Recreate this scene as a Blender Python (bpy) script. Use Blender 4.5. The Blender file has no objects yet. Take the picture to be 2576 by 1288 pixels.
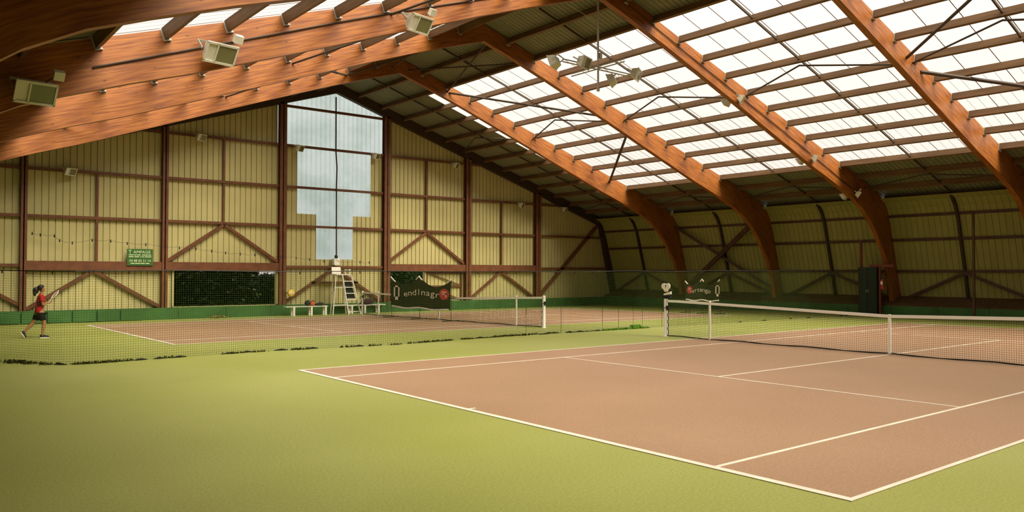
import bpy, bmesh, math, random
from mathutils import Vector, Matrix, Quaternion

random.seed(7)
scene = bpy.context.scene
COL = scene.collection
PI = math.pi

# ------------------------------------------------------------------ camera
cam_d = bpy.data.cameras.new('camera')
cam = bpy.data.objects.new('camera', cam_d)
COL.objects.link(cam)
scene.camera = cam
YAW, PIT, ROL, FPX = 0.8972, 0.0205, 0.0022, 1999.6
fwd = Vector((math.cos(YAW) * math.cos(PIT), math.sin(YAW) * math.cos(PIT), math.sin(PIT)))
right0 = Vector((math.sin(YAW), -math.cos(YAW), 0))
up0 = right0.cross(fwd)
right = right0 * math.cos(ROL) + up0 * math.sin(ROL)
up = up0 * math.cos(ROL) - right0 * math.sin(ROL)
cam.matrix_world = Matrix(((right.x, up.x, -fwd.x, -6.2421), (right.y, up.y, -fwd.y, -14.3446),
                           (right.z, up.z, -fwd.z, 1.8679), (0, 0, 0, 1)))
cam_d.sensor_fit = 'HORIZONTAL'
cam_d.sensor_width = 36.0
cam_d.lens = FPX / 2576.0 * 36.0
cam_d.clip_end = 300

# ------------------------------------------------------------------ sky (overcast: zenith brighter than horizon)
world = bpy.data.worlds.new('overcast_sky')
scene.world = world
world.use_nodes = True
wn, wl = world.node_tree.nodes, world.node_tree.links
wn.clear()
w_out = wn.new('ShaderNodeOutputWorld')
w_bg = wn.new('ShaderNodeBackground')
w_tc = wn.new('ShaderNodeTexCoord')
w_sep = wn.new('ShaderNodeSeparateXYZ')
w_cl = wn.new('ShaderNodeClamp')
w_mad = wn.new('ShaderNodeMath'); w_mad.operation = 'MULTIPLY_ADD'
SKY_ZENITH = 1.95
w_mad.inputs[1].default_value = SKY_ZENITH * 2 / 3
w_mad.inputs[2].default_value = SKY_ZENITH / 3
w_bg.inputs['Color'].default_value = (1.0, 0.92, 0.83, 1)
wl.new(w_tc.outputs['Generated'], w_sep.inputs[0])
wl.new(w_sep.outputs['Z'], w_cl.inputs['Value'])
wl.new(w_cl.outputs[0], w_mad.inputs[0])
wl.new(w_mad.outputs[0], w_bg.inputs['Strength'])
wl.new(w_bg.outputs[0], w_out.inputs['Surface'])

# hazy sun high behind the camera, spread wide by the cloud
sun_d = bpy.data.lights.new('hazy_sun', 'SUN')
sun_d.energy = 10.0
sun_d.angle = math.radians(45)
sun_d.color = (1.0, 0.93, 0.80)
sun = bpy.data.objects.new('hazy_sun', sun_d)
COL.objects.link(sun)
sun.rotation_euler = Vector((-0.22, 0.95, -1.0)).to_track_quat('-Z', 'Y').to_euler()

scene.view_settings.view_transform = 'Standard'
scene.view_settings.look = 'None'
scene.view_settings.gamma = 1.0
scene.view_settings.use_curve_mapping = False
scene.view_settings.exposure = 0.0

# ------------------------------------------------------------------ materials
def srgb(r, g, b):
    f = lambda c: (c / 255) / 12.92 if c / 255 <= 0.04045 else ((c / 255 + 0.055) / 1.055) ** 2.4
    return (f(r), f(g), f(b), 1)

def mat(name, col, rough=0.6, spec=0.3, metal=0.0, var=0.0, scale=5.0, col2=None, bump=0.0, stretch=None, detail=4.0):
    m = bpy.data.materials.new(name)
    m.use_nodes = True
    nt = m.node_tree
    b = nt.nodes['Principled BSDF']
    b.inputs['Roughness'].default_value = rough
    b.inputs['Specular IOR Level'].default_value = spec
    b.inputs['Metallic'].default_value = metal
    if var > 0 or col2:
        tc = nt.nodes.new('ShaderNodeTexCoord')
        mp = nt.nodes.new('ShaderNodeMapping')
        if stretch:
            mp.inputs['Scale'].default_value = stretch
        nz = nt.nodes.new('ShaderNodeTexNoise')
        nz.inputs['Scale'].default_value = scale
        nz.inputs['Detail'].default_value = detail
        ramp = nt.nodes.new('ShaderNodeValToRGB')
        c2 = col2 if col2 else tuple(max(0, c * (1 - var)) for c in col[:3]) + (1,)
        ramp.color_ramp.elements[0].position = 0.35
        ramp.color_ramp.elements[1].position = 0.65
        ramp.color_ramp.elements[0].color = c2
        ramp.color_ramp.elements[1].color = col
        nt.links.new(tc.outputs['Object'], mp.inputs[0])
        nt.links.new(mp.outputs[0], nz.inputs['Vector'])
        nt.links.new(nz.outputs['Fac'], ramp.inputs[0])
        nt.links.new(ramp.outputs[0], b.inputs['Base Color'])
        if bump > 0:
            bp = nt.nodes.new('ShaderNodeBump')
            bp.inputs['Strength'].default_value = bump
            nt.links.new(nz.outputs['Fac'], bp.inputs['Height'])
            nt.links.new(bp.outputs[0], b.inputs['Normal'])
    else:
        b.inputs['Base Color'].default_value = col
    return m

def mat_wood(name, ca, cb):
    """glued laminated timber: laminations along the member (UV u along, v across, metres)"""
    m = bpy.data.materials.new(name); m.use_nodes = True
    nt = m.node_tree; N = nt.nodes.new; L = nt.links.new
    b = nt.nodes['Principled BSDF']
    b.inputs['Roughness'].default_value = 0.45
    b.inputs['Specular IOR Level'].default_value = 0.35
    uv = N('ShaderNodeUVMap')
    mp = N('ShaderNodeMapping'); mp.inputs['Scale'].default_value = (0.6, 9.0, 1)
    nz = N('ShaderNodeTexNoise'); nz.inputs['Scale'].default_value = 2.2; nz.inputs['Detail'].default_value = 6
    r1 = N('ShaderNodeValToRGB')
    r1.color_ramp.elements[0].position = 0.3; r1.color_ramp.elements[1].position = 0.7
    r1.color_ramp.elements[0].color = ca
    r1.color_ramp.elements[1].color = cb
    L(uv.outputs[0], mp.inputs[0]); L(mp.outputs[0], nz.inputs['Vector']); L(nz.outputs['Fac'], r1.inputs[0])
    # whole-board tone differences and stains
    nb = N('ShaderNodeTexNoise'); nb.inputs['Scale'].default_value = 0.55; nb.inputs['Detail'].default_value = 3
    L(uv.outputs[0], nb.inputs['Vector'])
    r2 = N('ShaderNodeValToRGB')
    r2.color_ramp.elements[0].position = 0.35; r2.color_ramp.elements[1].position = 0.65
    r2.color_ramp.elements[0].color = (0.62, 0.5, 0.42, 1); r2.color_ramp.elements[1].color = (1.1, 1.08, 1.05, 1)
    L(nb.outputs['Fac'], r2.inputs[0])
    mx = N('ShaderNodeMix'); mx.data_type = 'RGBA'; mx.blend_type = 'MULTIPLY'; mx.inputs[0].default_value = 0.55
    L(r1.outputs[0], mx.inputs[6]); L(r2.outputs[0], mx.inputs[7])
    # knots
    vo = N('ShaderNodeTexVoronoi'); vo.inputs['Scale'].default_value = 3.2; vo.inputs['Randomness'].default_value = 1
    mp2 = N('ShaderNodeMapping'); mp2.inputs['Scale'].default_value = (0.7, 2.0, 1)
    L(uv.outputs[0], mp2.inputs[0]); L(mp2.outputs[0], vo.inputs['Vector'])
    r3 = N('ShaderNodeValToRGB')
    r3.color_ramp.elements[0].position = 0.06; r3.color_ramp.elements[1].position = 0.11
    r3.color_ramp.elements[0].color = (0.3, 0.2, 0.15, 1); r3.color_ramp.elements[1].color = (1, 1, 1, 1)
    L(vo.outputs['Distance'], r3.inputs[0])
    mx2 = N('ShaderNodeMix'); mx2.data_type = 'RGBA'; mx2.blend_type = 'MULTIPLY'; mx2.inputs[0].default_value = 0.8
    L(mx.outputs[2], mx2.inputs[6]); L(r3.outputs[0], mx2.inputs[7])
    # glue lines of the laminations every 4.5 cm
    sep = N('ShaderNodeSeparateXYZ'); L(uv.outputs[0], sep.inputs[0])
    mu = N('ShaderNodeMath'); mu.operation = 'MULTIPLY'; mu.inputs[1].default_value = 1 / 0.045
    L(sep.outputs['Y'], mu.inputs[0])
    fr = N('ShaderNodeMath'); fr.operation = 'FRACT'; L(mu.outputs[0], fr.inputs[0])
    lt = N('ShaderNodeMath'); lt.operation = 'LESS_THAN'; lt.inputs[1].default_value = 0.12; L(fr.outputs[0], lt.inputs[0])
    mx3 = N('ShaderNodeMix'); mx3.data_type = 'RGBA'; mx3.blend_type = 'MULTIPLY'
    m25 = N('ShaderNodeMath'); m25.operation = 'MULTIPLY'; m25.inputs[1].default_value = 0.3; L(lt.outputs[0], m25.inputs[0])
    L(m25.outputs[0], mx3.inputs[0]); L(mx2.outputs[2], mx3.inputs[6]); mx3.inputs[7].default_value = (0.35, 0.22, 0.15, 1)
    L(mx3.outputs[2], b.inputs['Base Color'])
    return m

def mat_floor(name, c1, c2, grain=(0.9, 0.9, 0.9)):
    m = bpy.data.materials.new(name); m.use_nodes = True
    nt = m.node_tree; N = nt.nodes.new; L = nt.links.new
    b = nt.nodes['Principled BSDF']
    b.inputs['Roughness'].default_value = 0.55
    b.inputs['Specular IOR Level'].default_value = 0.28
    tc = N('ShaderNodeTexCoord')
    n1 = N('ShaderNodeTexNoise'); n1.inputs['Scale'].default_value = 0.22; n1.inputs['Detail'].default_value = 5
    n2 = N('ShaderNodeTexNoise'); n2.inputs['Scale'].default_value = 38; n2.inputs['Detail'].default_value = 3
    L(tc.outputs['Object'], n1.inputs['Vector']); L(tc.outputs['Object'], n2.inputs['Vector'])
    r = N('ShaderNodeValToRGB')
    r.color_ramp.elements[0].position = 0.32; r.color_ramp.elements[1].position = 0.68
    r.color_ramp.elements[0].color = c1; r.color_ramp.elements[1].color = c2
    L(n1.outputs['Fac'], r.inputs[0])
    mx = N('ShaderNodeMix'); mx.data_type = 'RGBA'; mx.blend_type = 'MULTIPLY'; mx.inputs[0].default_value = 0.55
    r2 = N('ShaderNodeValToRGB')
    r2.color_ramp.elements[0].position = 0.3; r2.color_ramp.elements[1].position = 0.7
    r2.color_ramp.elements[0].color = (0.62, 0.62, 0.62, 1); r2.color_ramp.elements[1].color = (1.15, 1.15, 1.15, 1)
    L(n2.outputs['Fac'], r2.inputs[0])
    L(r.outputs[0], mx.inputs[6]); L(r2.outputs[0], mx.inputs[7])
    L(mx.outputs[2], b.inputs['Base Color'])
    bp = N('ShaderNodeBump'); bp.inputs['Strength'].default_value = 0.25; bp.inputs['Distance'].default_value = 0.01
    L(n2.outputs['Fac'], bp.inputs['Height']); L(bp.outputs[0], b.inputs['Normal'])
    return m

def mat_sheet(name, transp, tint, trans_tint, tree_shade=None):
    """translucent roofing sheet: part clear, part milky"""
    m = bpy.data.materials.new(name); m.use_nodes = True
    nt = m.node_tree; N = nt.nodes.new; L = nt.links.new
    nt.nodes.remove(nt.nodes['Principled BSDF'])
    out = nt.nodes['Material Output']
    tp = N('ShaderNodeBsdfTransparent'); tp.inputs[0].default_value = tint
    tl = N('ShaderNodeBsdfTranslucent'); tl.inputs[0].default_value = trans_tint
    mx = N('ShaderNodeMixShader'); mx.inputs[0].default_value = 1 - transp
    L(tp.outputs[0], mx.inputs[1]); L(tl.outputs[0], mx.inputs[2])
    if tree_shade:
        tc = N('ShaderNodeTexCoord')
        nz = N('ShaderNodeTexNoise'); nz.inputs['Scale'].default_value = 0.55; nz.inputs['Detail'].default_value = 5
        L(tc.outputs['Object'], nz.inputs['Vector'])
        r = N('ShaderNodeValToRGB')
        r.color_ramp.elements[0].position = 0.36; r.color_ramp.elements[1].position = 0.56
        r.color_ramp.elements[0].color = tree_shade; r.color_ramp.elements[1].color = trans_tint
        L(nz.outputs['Fac'], r.inputs[0]); L(r.outputs[0], tl.inputs[0])
    L(mx.outputs[0], out.inputs['Surface'])
    return m

M = {}
M['floor'] = mat_floor('green_court_paint', (0.26, 0.275, 0.05, 1), (0.315, 0.325, 0.085, 1))
M['court'] = mat_floor('terracotta_court_paint', (0.315, 0.185, 0.098, 1), (0.365, 0.218, 0.122, 1))
M['line'] = mat('white_line_paint', (0.74, 0.66, 0.52, 1), 0.6, 0.3, var=0.15, scale=3)
M['wood'] = mat_wood('laminated_timber', (0.16, 0.040, 0.008, 1), (0.38, 0.140, 0.022, 1))
M['purlin'] = mat('purlin_timber', (0.19, 0.105, 0.048, 1), 0.6, 0.2, var=0.35, scale=2.0, stretch=(6, 0.5, 6))
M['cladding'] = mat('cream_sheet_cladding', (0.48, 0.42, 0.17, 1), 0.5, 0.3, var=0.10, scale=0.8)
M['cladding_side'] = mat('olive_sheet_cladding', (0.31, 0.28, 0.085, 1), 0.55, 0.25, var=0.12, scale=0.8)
M['roof'] = mat('olive_roof_sheet', (0.19, 0.185, 0.115, 1), 0.55, 0.25, var=0.15, scale=0.8)
M['steel'] = mat('red_brown_steel', (0.155, 0.056, 0.020, 1), 0.5, 0.3, var=0.3, scale=3)
M['steel_dark'] = mat('dark_brown_steel', (0.045, 0.026, 0.014, 1), 0.55, 0.25)
M['steel_mid'] = mat('brown_steel', (0.085, 0.036, 0.02, 1), 0.5, 0.3, var=0.3, scale=3)
M['tie'] = mat('dark_tie_bar', (0.06, 0.04, 0.025, 1), 0.55, 0.25)
M['kick'] = mat('green_kick_board', (0.050, 0.135, 0.028, 1), 0.6, 0.25, var=0.3, scale=1.2)
M['ledge'] = mat('brown_ledge_board', (0.10, 0.055, 0.022, 1), 0.6, 0.2, var=0.3, scale=2)
M['white'] = mat('white_paint', (0.80, 0.74, 0.60, 1), 0.5, 0.35)
M['tape'] = mat('white_net_tape', (0.84, 0.80, 0.68, 1), 0.8, 0.1)
M['net'] = mat('black_net_cord', (0.022, 0.024, 0.015, 1), 0.8, 0.1)
M['gnet'] = mat('green_net_cord', (0.035, 0.06, 0.012, 1), 0.8, 0.1)
M['black'] = mat('black_plastic', (0.012, 0.012, 0.012, 1), 0.5, 0.3)
M['lamp'] = mat('cream_lamp_housing', (0.60, 0.57, 0.44, 1), 0.45, 0.35)
M['lamp_glass'] = mat('lamp_glass', (0.13, 0.135, 0.045, 1), 0.12, 0.6)
M['galv'] = mat('galvanised_steel', (0.42, 0.40, 0.34, 1), 0.45, 0.4, metal=0.3)
M['banner'] = mat('dark_green_banner_fabric', (0.038, 0.044, 0.014, 1), 0.8, 0.1, var=0.2, scale=3)
M['red'] = mat('red_badge', (0.50, 0.055, 0.045, 1), 0.5, 0.3)
M['pink'] = mat('pale_print', (0.82, 0.50, 0.42, 1), 0.6, 0.2)
M['print'] = mat('cream_print', (0.78, 0.72, 0.56, 1), 0.6, 0.2)
M['sign'] = mat('green_sign_board', (0.035, 0.11, 0.02, 1), 0.5, 0.3)
M['signprint'] = mat('pale_green_print', (0.60, 0.68, 0.36, 1), 0.6, 0.2)
M['yellow'] = mat('yellow_plastic', (0.75, 0.50, 0.08, 1), 0.4, 0.4)
M['dgreen'] = mat('dark_green_enamel', (0.016, 0.028, 0.014, 1), 0.5, 0.3)
M['redsteel'] = mat('dark_red_steel', (0.16, 0.035, 0.025, 1), 0.5, 0.3)
M['skylight'] = mat_sheet('clear_roof_sheet', 0.95, (0.97, 0.97, 0.97, 1), (0.95, 0.93, 0.9, 1))
M['seam'] = mat('grey_seam_strip', (0.16, 0.12, 0.09, 1), 0.6, 0.2)
M['gablewin'] = mat_sheet('milky_wall_sheet', 0.45, (0.80, 0.92, 1.0, 1), (0.85, 0.97, 1.0, 1), tree_shade=(0.5, 0.66, 0.56, 1))  # greenish noise: blurred tree shade put into the sheet colour
M['skin'] = mat('skin', (0.36, 0.17, 0.075, 1), 0.55, 0.3)
M['shirt'] = mat('red_jersey', (0.42, 0.018, 0.022, 1), 0.75, 0.15)
M['navy'] = mat('navy_jersey_panel', (0.05, 0.008, 0.02, 1), 0.75, 0.15)
M['shorts'] = mat('black_shorts', (0.012, 0.012, 0.010, 1), 0.8, 0.1)
M['hair'] = mat('black_hair', (0.012, 0.008, 0.007, 1), 0.5, 0.3)
M['leaf'] = mat('dark_leaf', (0.020, 0.045, 0.010, 1), 0.6, 0.2, var=0.6, scale=1.5)
M['leaf2'] = mat('bright_leaf', (0.05, 0.13, 0.035, 1), 0.6, 0.2, var=0.5, scale=1.5)
M['leafglint'] = mat('leaf_glint', (0.30, 0.36, 0.20, 1), 0.5, 0.4)  # bright glints on the foliage, put into the colour of a few leaves
M['bark'] = mat('bark', (0.05, 0.035, 0.02, 1), 0.8, 0.1)
M['moss'] = mat('moss_and_dirt', (0.055, 0.055, 0.012, 1), 0.9, 0.05, var=0.5, scale=6)
M['weed'] = mat('weed_leaf', (0.10, 0.22, 0.02, 1), 0.7, 0.1)
M['straw'] = mat('dry_leaves', (0.42, 0.34, 0.12, 1), 0.8, 0.1, var=0.4, scale=9)
M['ground'] = mat('outside_grass', (0.05, 0.08, 0.02, 1), 0.9, 0.1, var=0.4, scale=0.8)
M['bagred'] = mat('orange_red_cloth', (0.55, 0.12, 0.05, 1), 0.8, 0.1)
M['bagpurple'] = mat('dark_purple_cloth', (0.055, 0.02, 0.03, 1), 0.8, 0.1)
M['ball'] = mat('yellow_green_felt', (0.55, 0.58, 0.08, 1), 0.9, 0.05)

# ------------------------------------------------------------------ mesh helpers
class MB:
    def __init__(self):
        self.v, self.f, self.uv, self.mi = [], [], {}, []
        self.cur = 0

    def face(self, idx, uv=None):
        if uv:
            self.uv[len(self.f)] = uv
        self.f.append(tuple(idx)); self.mi.append(self.cur)

    def quad(self, a, b, c, d, uv=None):
        n = len(self.v)
        self.v += [tuple(a), tuple(b), tuple(c), tuple(d)]
        self.face((n, n + 1, n + 2, n + 3), uv)

    def hexa(self, p):
        """8 corner points: bottom 0-3 ccw, top 4-7"""
        n = len(self.v)
        self.v += [tuple(q) for q in p]
        for f in ((3, 2, 1, 0), (4, 5, 6, 7), (0, 1, 5, 4), (1, 2, 6, 5), (2, 3, 7, 6), (3, 0, 4, 7)):
            self.face([n + i for i in f])

    def box(self, x0, x1, y0, y1, z0, z1):
        self.hexa([(x0, y0, z0), (x1, y0, z0), (x1, y1, z0), (x0, y1, z0),
                   (x0, y0, z1), (x1, y0, z1), (x1, y1, z1), (x0, y1, z1)])
        return self

    def bar(self, a, b, w, h, upv=(0, 0, 1)):
        """rectangular bar from a to b, w across, h along upv"""
        a, b = Vector(a), Vector(b)
        d = (b - a).normalized()
        u = Vector(upv)
        s = d.cross(u)
        if s.length < 1e-4:
            s = d.cross(Vector((1, 0, 0)))
        s.normalize(); u = s.cross(d).normalized()
        s *= w / 2; u *= h / 2
        self.hexa([a - s - u, a + s - u, a + s + u, a - s + u, b - s - u, b + s - u, b + s + u, b - s + u])
        return self

    def tube(self, pts, r, n=8, caps=True):
        pts = [Vector(p) for p in pts]
        rs = r if isinstance(r, (list, tuple)) else [r] * len(pts)
        base = len(self.v)
        prev = None
        for i, p in enumerate(pts):
            t = (pts[min(i + 1, len(pts) - 1)] - pts[max(i - 1, 0)]).normalized()
            if prev is None:
                s = t.cross(Vector((0, 0, 1)))
                if s.length < 1e-3:
                    s = t.cross(Vector((1, 0, 0)))
                s.normalize()
            else:
                s = (prev - t * prev.dot(t)).normalized()
            prev = s
            u = t.cross(s)
            for k in range(n):
                a = 2 * PI * k / n
                self.v.append(tuple(p + (s * math.cos(a) + u * math.sin(a)) * rs[i]))
        for i in range(len(pts) - 1):
            for k in range(n):
                a = base + i * n + k; b = base + i * n + (k + 1) % n
                self.face((a, b, b + n, a + n))
        if caps:
            self.face([base + k for k in range(n)][::-1])
            self.face([base + (len(pts) - 1) * n + k for k in range(n)])
        return self

    def strand(self, a, b, r):
        """cheap three-sided cord"""
        a, b = Vector(a), Vector(b)
        t = (b - a).normalized()
        s = t.cross(Vector((0, 0, 1)))
        if s.length < 1e-3:
            s = Vector((1, 0, 0))
        s.normalize(); u = t.cross(s)
        n = len(self.v)
        for p in (a, b):
            for k in range(3):
                an = 2 * PI * k / 3
                self.v.append(tuple(p + (s * math.cos(an) + u * math.sin(an)) * r))
        for k in range(3):
            self.face((n + k, n + (k + 1) % 3, n + 3 + (k + 1) % 3, n + 3 + k))
        return self

    def lathe(self, prof, c, n=20, axis='z'):
        c = Vector(c); base = len(self.v)
        for (r, z) in prof:
            for k in range(n):
                a = 2 * PI * k / n
                q = (r * math.cos(a), r * math.sin(a), z)
                if axis == 'y':
                    q = (q[0], q[2], q[1])
                if axis == 'x':
                    q = (q[2], q[0], q[1])
                self.v.append(tuple(c + Vector(q)))
        for i in range(len(prof) - 1):
            for k in range(n):
                a = base + i * n + k; b = base + i * n + (k + 1) % n
                self.face((a, b, b + n, a + n))
        return self

    def ball(self, c, r, n=16, sx=1, sy=1, sz=1):
        prof = [(max(1e-4, r * math.sin(PI * i / (n // 2))), -r * math.cos(PI * i / (n // 2))) for i in range(n // 2 + 1)]
        b = len(self.v)
        self.lathe(prof, (0, 0, 0), n)
        for i in range(b, len(self.v)):
            x, y, z = self.v[i]
            self.v[i] = (c[0] + x * sx, c[1] + y * sy, c[2] + z * sz)
        return self

    def prism(self, poly, y0, y1, plane='xz'):
        """extrude a 2-D outline (x,z) between y0 and y1"""
        n = len(self.v); k = len(poly)
        for y in (y0, y1):
            for (a, b) in poly:
                self.v.append((a, y, b) if plane == 'xz' else ((y, a, b) if plane == 'yz' else (a, b, y)))
        self.face([n + i for i in range(k)]); self.face([n + k + i for i in range(k)][::-1])
        for i in range(k):
            j = (i + 1) % k
            self.face((n + j, n + i, n + k + i, n + k + j))
        return self

    def mesh(self, name, mats, smooth=False):
        me = bpy.data.meshes.new(name)
        me.from_pydata(self.v, [], self.f)
        for m in mats:
            me.materials.append(m)
        if len(mats) > 1:
            me.polygons.foreach_set('material_index', self.mi)
        if self.uv:
            ul = me.uv_layers.new(name='UVMap')
            for p in me.polygons:
                q = self.uv.get(p.index)
                if q:
                    for li, c in zip(p.loop_indices, q):
                        ul.data[li].uv = c
        if smooth:
            me.polygons.foreach_set('use_smooth', [True] * len(me.polygons))
        bm = bmesh.new(); bm.from_mesh(me)
        bmesh.ops.recalc_face_normals(bm, faces=bm.faces)
        bm.to_mesh(me); bm.free()
        me.update()
        return me

def link(name, me, parent=None):
    o = bpy.data.objects.new(name, me)
    COL.objects.link(o)
    if parent is not None:
        o.parent = parent
        if parent.type == 'EMPTY' or True:
            p = WORLD.get(parent.name)
            if p is not None:
                o.matrix_parent_inverse = Matrix.Translation(-p)
    return o

WORLD = {}

def obj(name, mb, m, parent=None, smooth=False):
    ms = m if isinstance(m, (list, tuple)) else [m]
    return link(name, mb.mesh(name, [M[k] if isinstance(k, str) else k for k in ms], smooth), parent)

def tag(o, label, cat=None, group=None, kind=None):
    o['label'] = label
    if cat: o['category'] = cat
    if group: o['group'] = group
    if kind: o['kind'] = kind
    return o

def thing(name, loc, label, cat=None, group=None, kind=None):
    e = bpy.data.objects.new(name, None)
    e.empty_display_size = 0.2
    COL.objects.link(e)
    e.location = loc
    WORLD[e.name] = Vector(loc)
    return tag(e, label, cat, group, kind)

# children built in world coordinates keep their place: link() stores the parent's location

def text_mesh(mb, s, size, place, mirror=False, thick=0.004, spacing=1.0):
    """write string s; place(x, y, h) -> world point (h is height above the surface)"""
    cu = bpy.data.curves.new('lettering', 'FONT')
    cu.body = s; cu.size = size; cu.align_x = 'CENTER'; cu.align_y = 'CENTER'
    cu.space_character = spacing
    cu.extrude = 0.0
    cu.resolution_u = 2
    o = bpy.data.objects.new('lettering', cu)
    COL.objects.link(o)
    dg = bpy.context.evaluated_depsgraph_get()
    me = bpy.data.meshes.new_from_object(o.evaluated_get(dg))
    n = len(mb.v)
    for v in me.vertices:
        mb.v.append(tuple(place(-v.co.x if mirror else v.co.x, v.co.y, thick)))
    for p in me.polygons:
        mb.face([n + i for i in p.vertices])
    bpy.data.objects.remove(o); bpy.data.meshes.remove(me); bpy.data.curves.remove(cu)

# ------------------------------------------------------------------ hall dimensions
XR = 11.0                 # ridge
ZR, SL = 11.0, 0.322      # roof skin height at ridge, slope
YG, YF = 21.0, -21.3      # gable wall behind the far court, gable wall behind the camera
FRAMES = [15.0, 9.0, 3.0, -3.0, -9.0, -15.0, -21.0]
BAYS = [(21.0, 15.0), (15.0, 9.0), (9.0, 3.0), (3.0, -3.0), (-3.0, -9.0), (-9.0, -15.0), (-15.0, -21.0)]
COSL = math.cos(math.atan(SL)); SINL = math.sin(math.atan(SL))

def zroof(x): return ZR - SL * abs(x - XR)
def zf(y): return -0.14 / 19.0 * max(0.0, y - 2.0)      # the floor falls gently towards the far wall
def wallx(z): return 30.42 - 0.29 * z                   # leaning side wall, inner face of the sheets

# ------------------------------------------------------------------ floor
mb = MB()
xs = [-9.0, 31.0]; ys = [-22.0, 2.0, 22.0]
for j in range(2):
    mb.quad((xs[0], ys[j], zf(ys[j])), (xs[1], ys[j], zf(ys[j])), (xs[1], ys[j + 1], zf(ys[j + 1])), (xs[0], ys[j + 1], zf(ys[j + 1])))
fl = obj('floor', mb, 'floor')
tag(fl, 'green painted hall floor around the two tennis courts', kind='structure')

mb = MB()
mb.box(-60, 80, 21.6, 90, -0.6, -0.35)
tag(obj('ground_outside', mb, 'ground'), 'grass outside beyond the far wall opening', kind='structure')

def flat(mb, x0, x1, y0, y1, dz, t=0.003):
    b = [(x0, y0), (x1, y0), (x1, y1), (x0, y1)]
    mb.hexa([(x, y, zf(y) + dz - t) for x, y in b] + [(x, y, zf(y) + dz) for x, y in b])

def court(name, X0, Y0, sgn, label, service=5.485):
    """X0: x of the near baseline, Y0: y of the doubles line nearest the other court, sgn: direction of the width"""
    yy = lambda v: Y0 + sgn * v
    ycen = yy(5.485)
    r = thing(name, (X0 + 11.885, ycen, zf(ycen)), label, 'tennis court')
    LEN, W, w = 23.77, 10.97, 0.05
    mb = MB(); a, b = sorted((yy(0), yy(W))); flat(mb, X0, X0 + LEN, a, b, 0.004); obj('playing_surface', mb, 'court', r)
    def ln(nm, x0, x1, v0, v1):
        a, b = sorted((yy(v0), yy(v1)))
        mb = MB(); flat(mb, X0 + x0, X0 + x1, a, b, 0.008); obj(nm, mb, 'line', r)
    for u in (0, LEN - 0.09):
        ln('baseline', u, u + 0.09, 0, W)
        c = 0.09 if u == 0 else -0.10
        ln('centre_mark', u + c, u + c + 0.10, W / 2 - w / 2, W / 2 + w / 2)
    for v in (0, W - w):
        ln('doubles_sideline', 0.09, LEN - 0.09, v, v + w)
    for v in (1.372, W - 1.372 - w):
        ln('singles_sideline', 0.09, LEN - 0.09, v, v + w)
    for u in (service, LEN - service - w):
        ln('service_line', u, u + w, 1.372 + w, W - 1.372 - w)
    ln('centre_service_line', service + w, LEN - service - w, W / 2 - w / 2, W / 2 + w / 2)
    return r

court('tennis_court', 0.0, 0.0, -1, 'terracotta tennis court with white lines in the foreground', 5.53)
court('tennis_court', -0.2, 7.4, 1, 'terracotta tennis court beyond the divider net, along the back wall')

# ------------------------------------------------------------------ portal frames
INNER = [(0, 10.33), (1.5, 9.86), (3, 9.36), (4.5, 8.83), (6, 8.29), (7.5, 7.74), (9, 7.18), (10.5, 6.63), (12.1, 6.05), (13.3, 5.66), (14.4, 5.27),
         (15.2, 4.96), (15.9, 4.58), (16.5, 4.13), (17.05, 3.56), (17.5, 3.0), (17.92, 2.35), (18.2, 1.65), (18.40, 0.95), (18.62, 0.0)]
OUTER = [(d, ZR - 0.05 - SL * d) for d in (0, 1.5, 3, 4.5, 6, 7.5, 9, 10.5, 12.1, 13.4, 14.6, 15.6, 16.5)] + \
        [(17.2, 5.36), (17.75, 4.98), (18.15, 4.42), (18.5, 3.62), (18.85, 2.6), (19.14, 1.5), (19.5, 0.0)]

def frame_half(mb, side, y, i0_, i1_, w=0.20):
    n = len(INNER)
    z0 = zf(y)
    L = [0]
    for i in range(1, n):
        L.append(L[-1] + math.dist(OUTER[i], OUTER[i - 1]))
    P = lambda q, yy: (XR + side * q[0], yy, q[1] + (z0 if q[1] < 0.01 else 0))
    for i in range(i0_, i1_):
        o0, o1, i0, i1 = OUTER[i], OUTER[i + 1], INNER[i], INNER[i + 1]
        d0, d1 = math.dist(o0, i0), math.dist(o1, i1)
        for yy in (y - w / 2, y + w / 2):
            mb.quad(P(i0, yy), P(i1, yy), P(o1, yy), P(o0, yy), [(L[i], 0), (L[i + 1], 0), (L[i + 1], d1), (L[i], d0)])
        for q0, q1, off in ((i0, i1, 2.0), (o0, o1, 4.0)):
            mb.quad(P(q0, y - w / 2), P(q1, y - w / 2), P(q1, y + w / 2), P(q0, y + w / 2),
                    [(L[i], off), (L[i + 1], off), (L[i + 1], off + w), (L[i], off + w)])
    for q in (i0_, i1_):
        a, b = INNER[q], OUTER[q]
        mb.quad(P(a, y - w / 2), P(b, y - w / 2), P(b, y + w / 2), P(a, y + w / 2))

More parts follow.
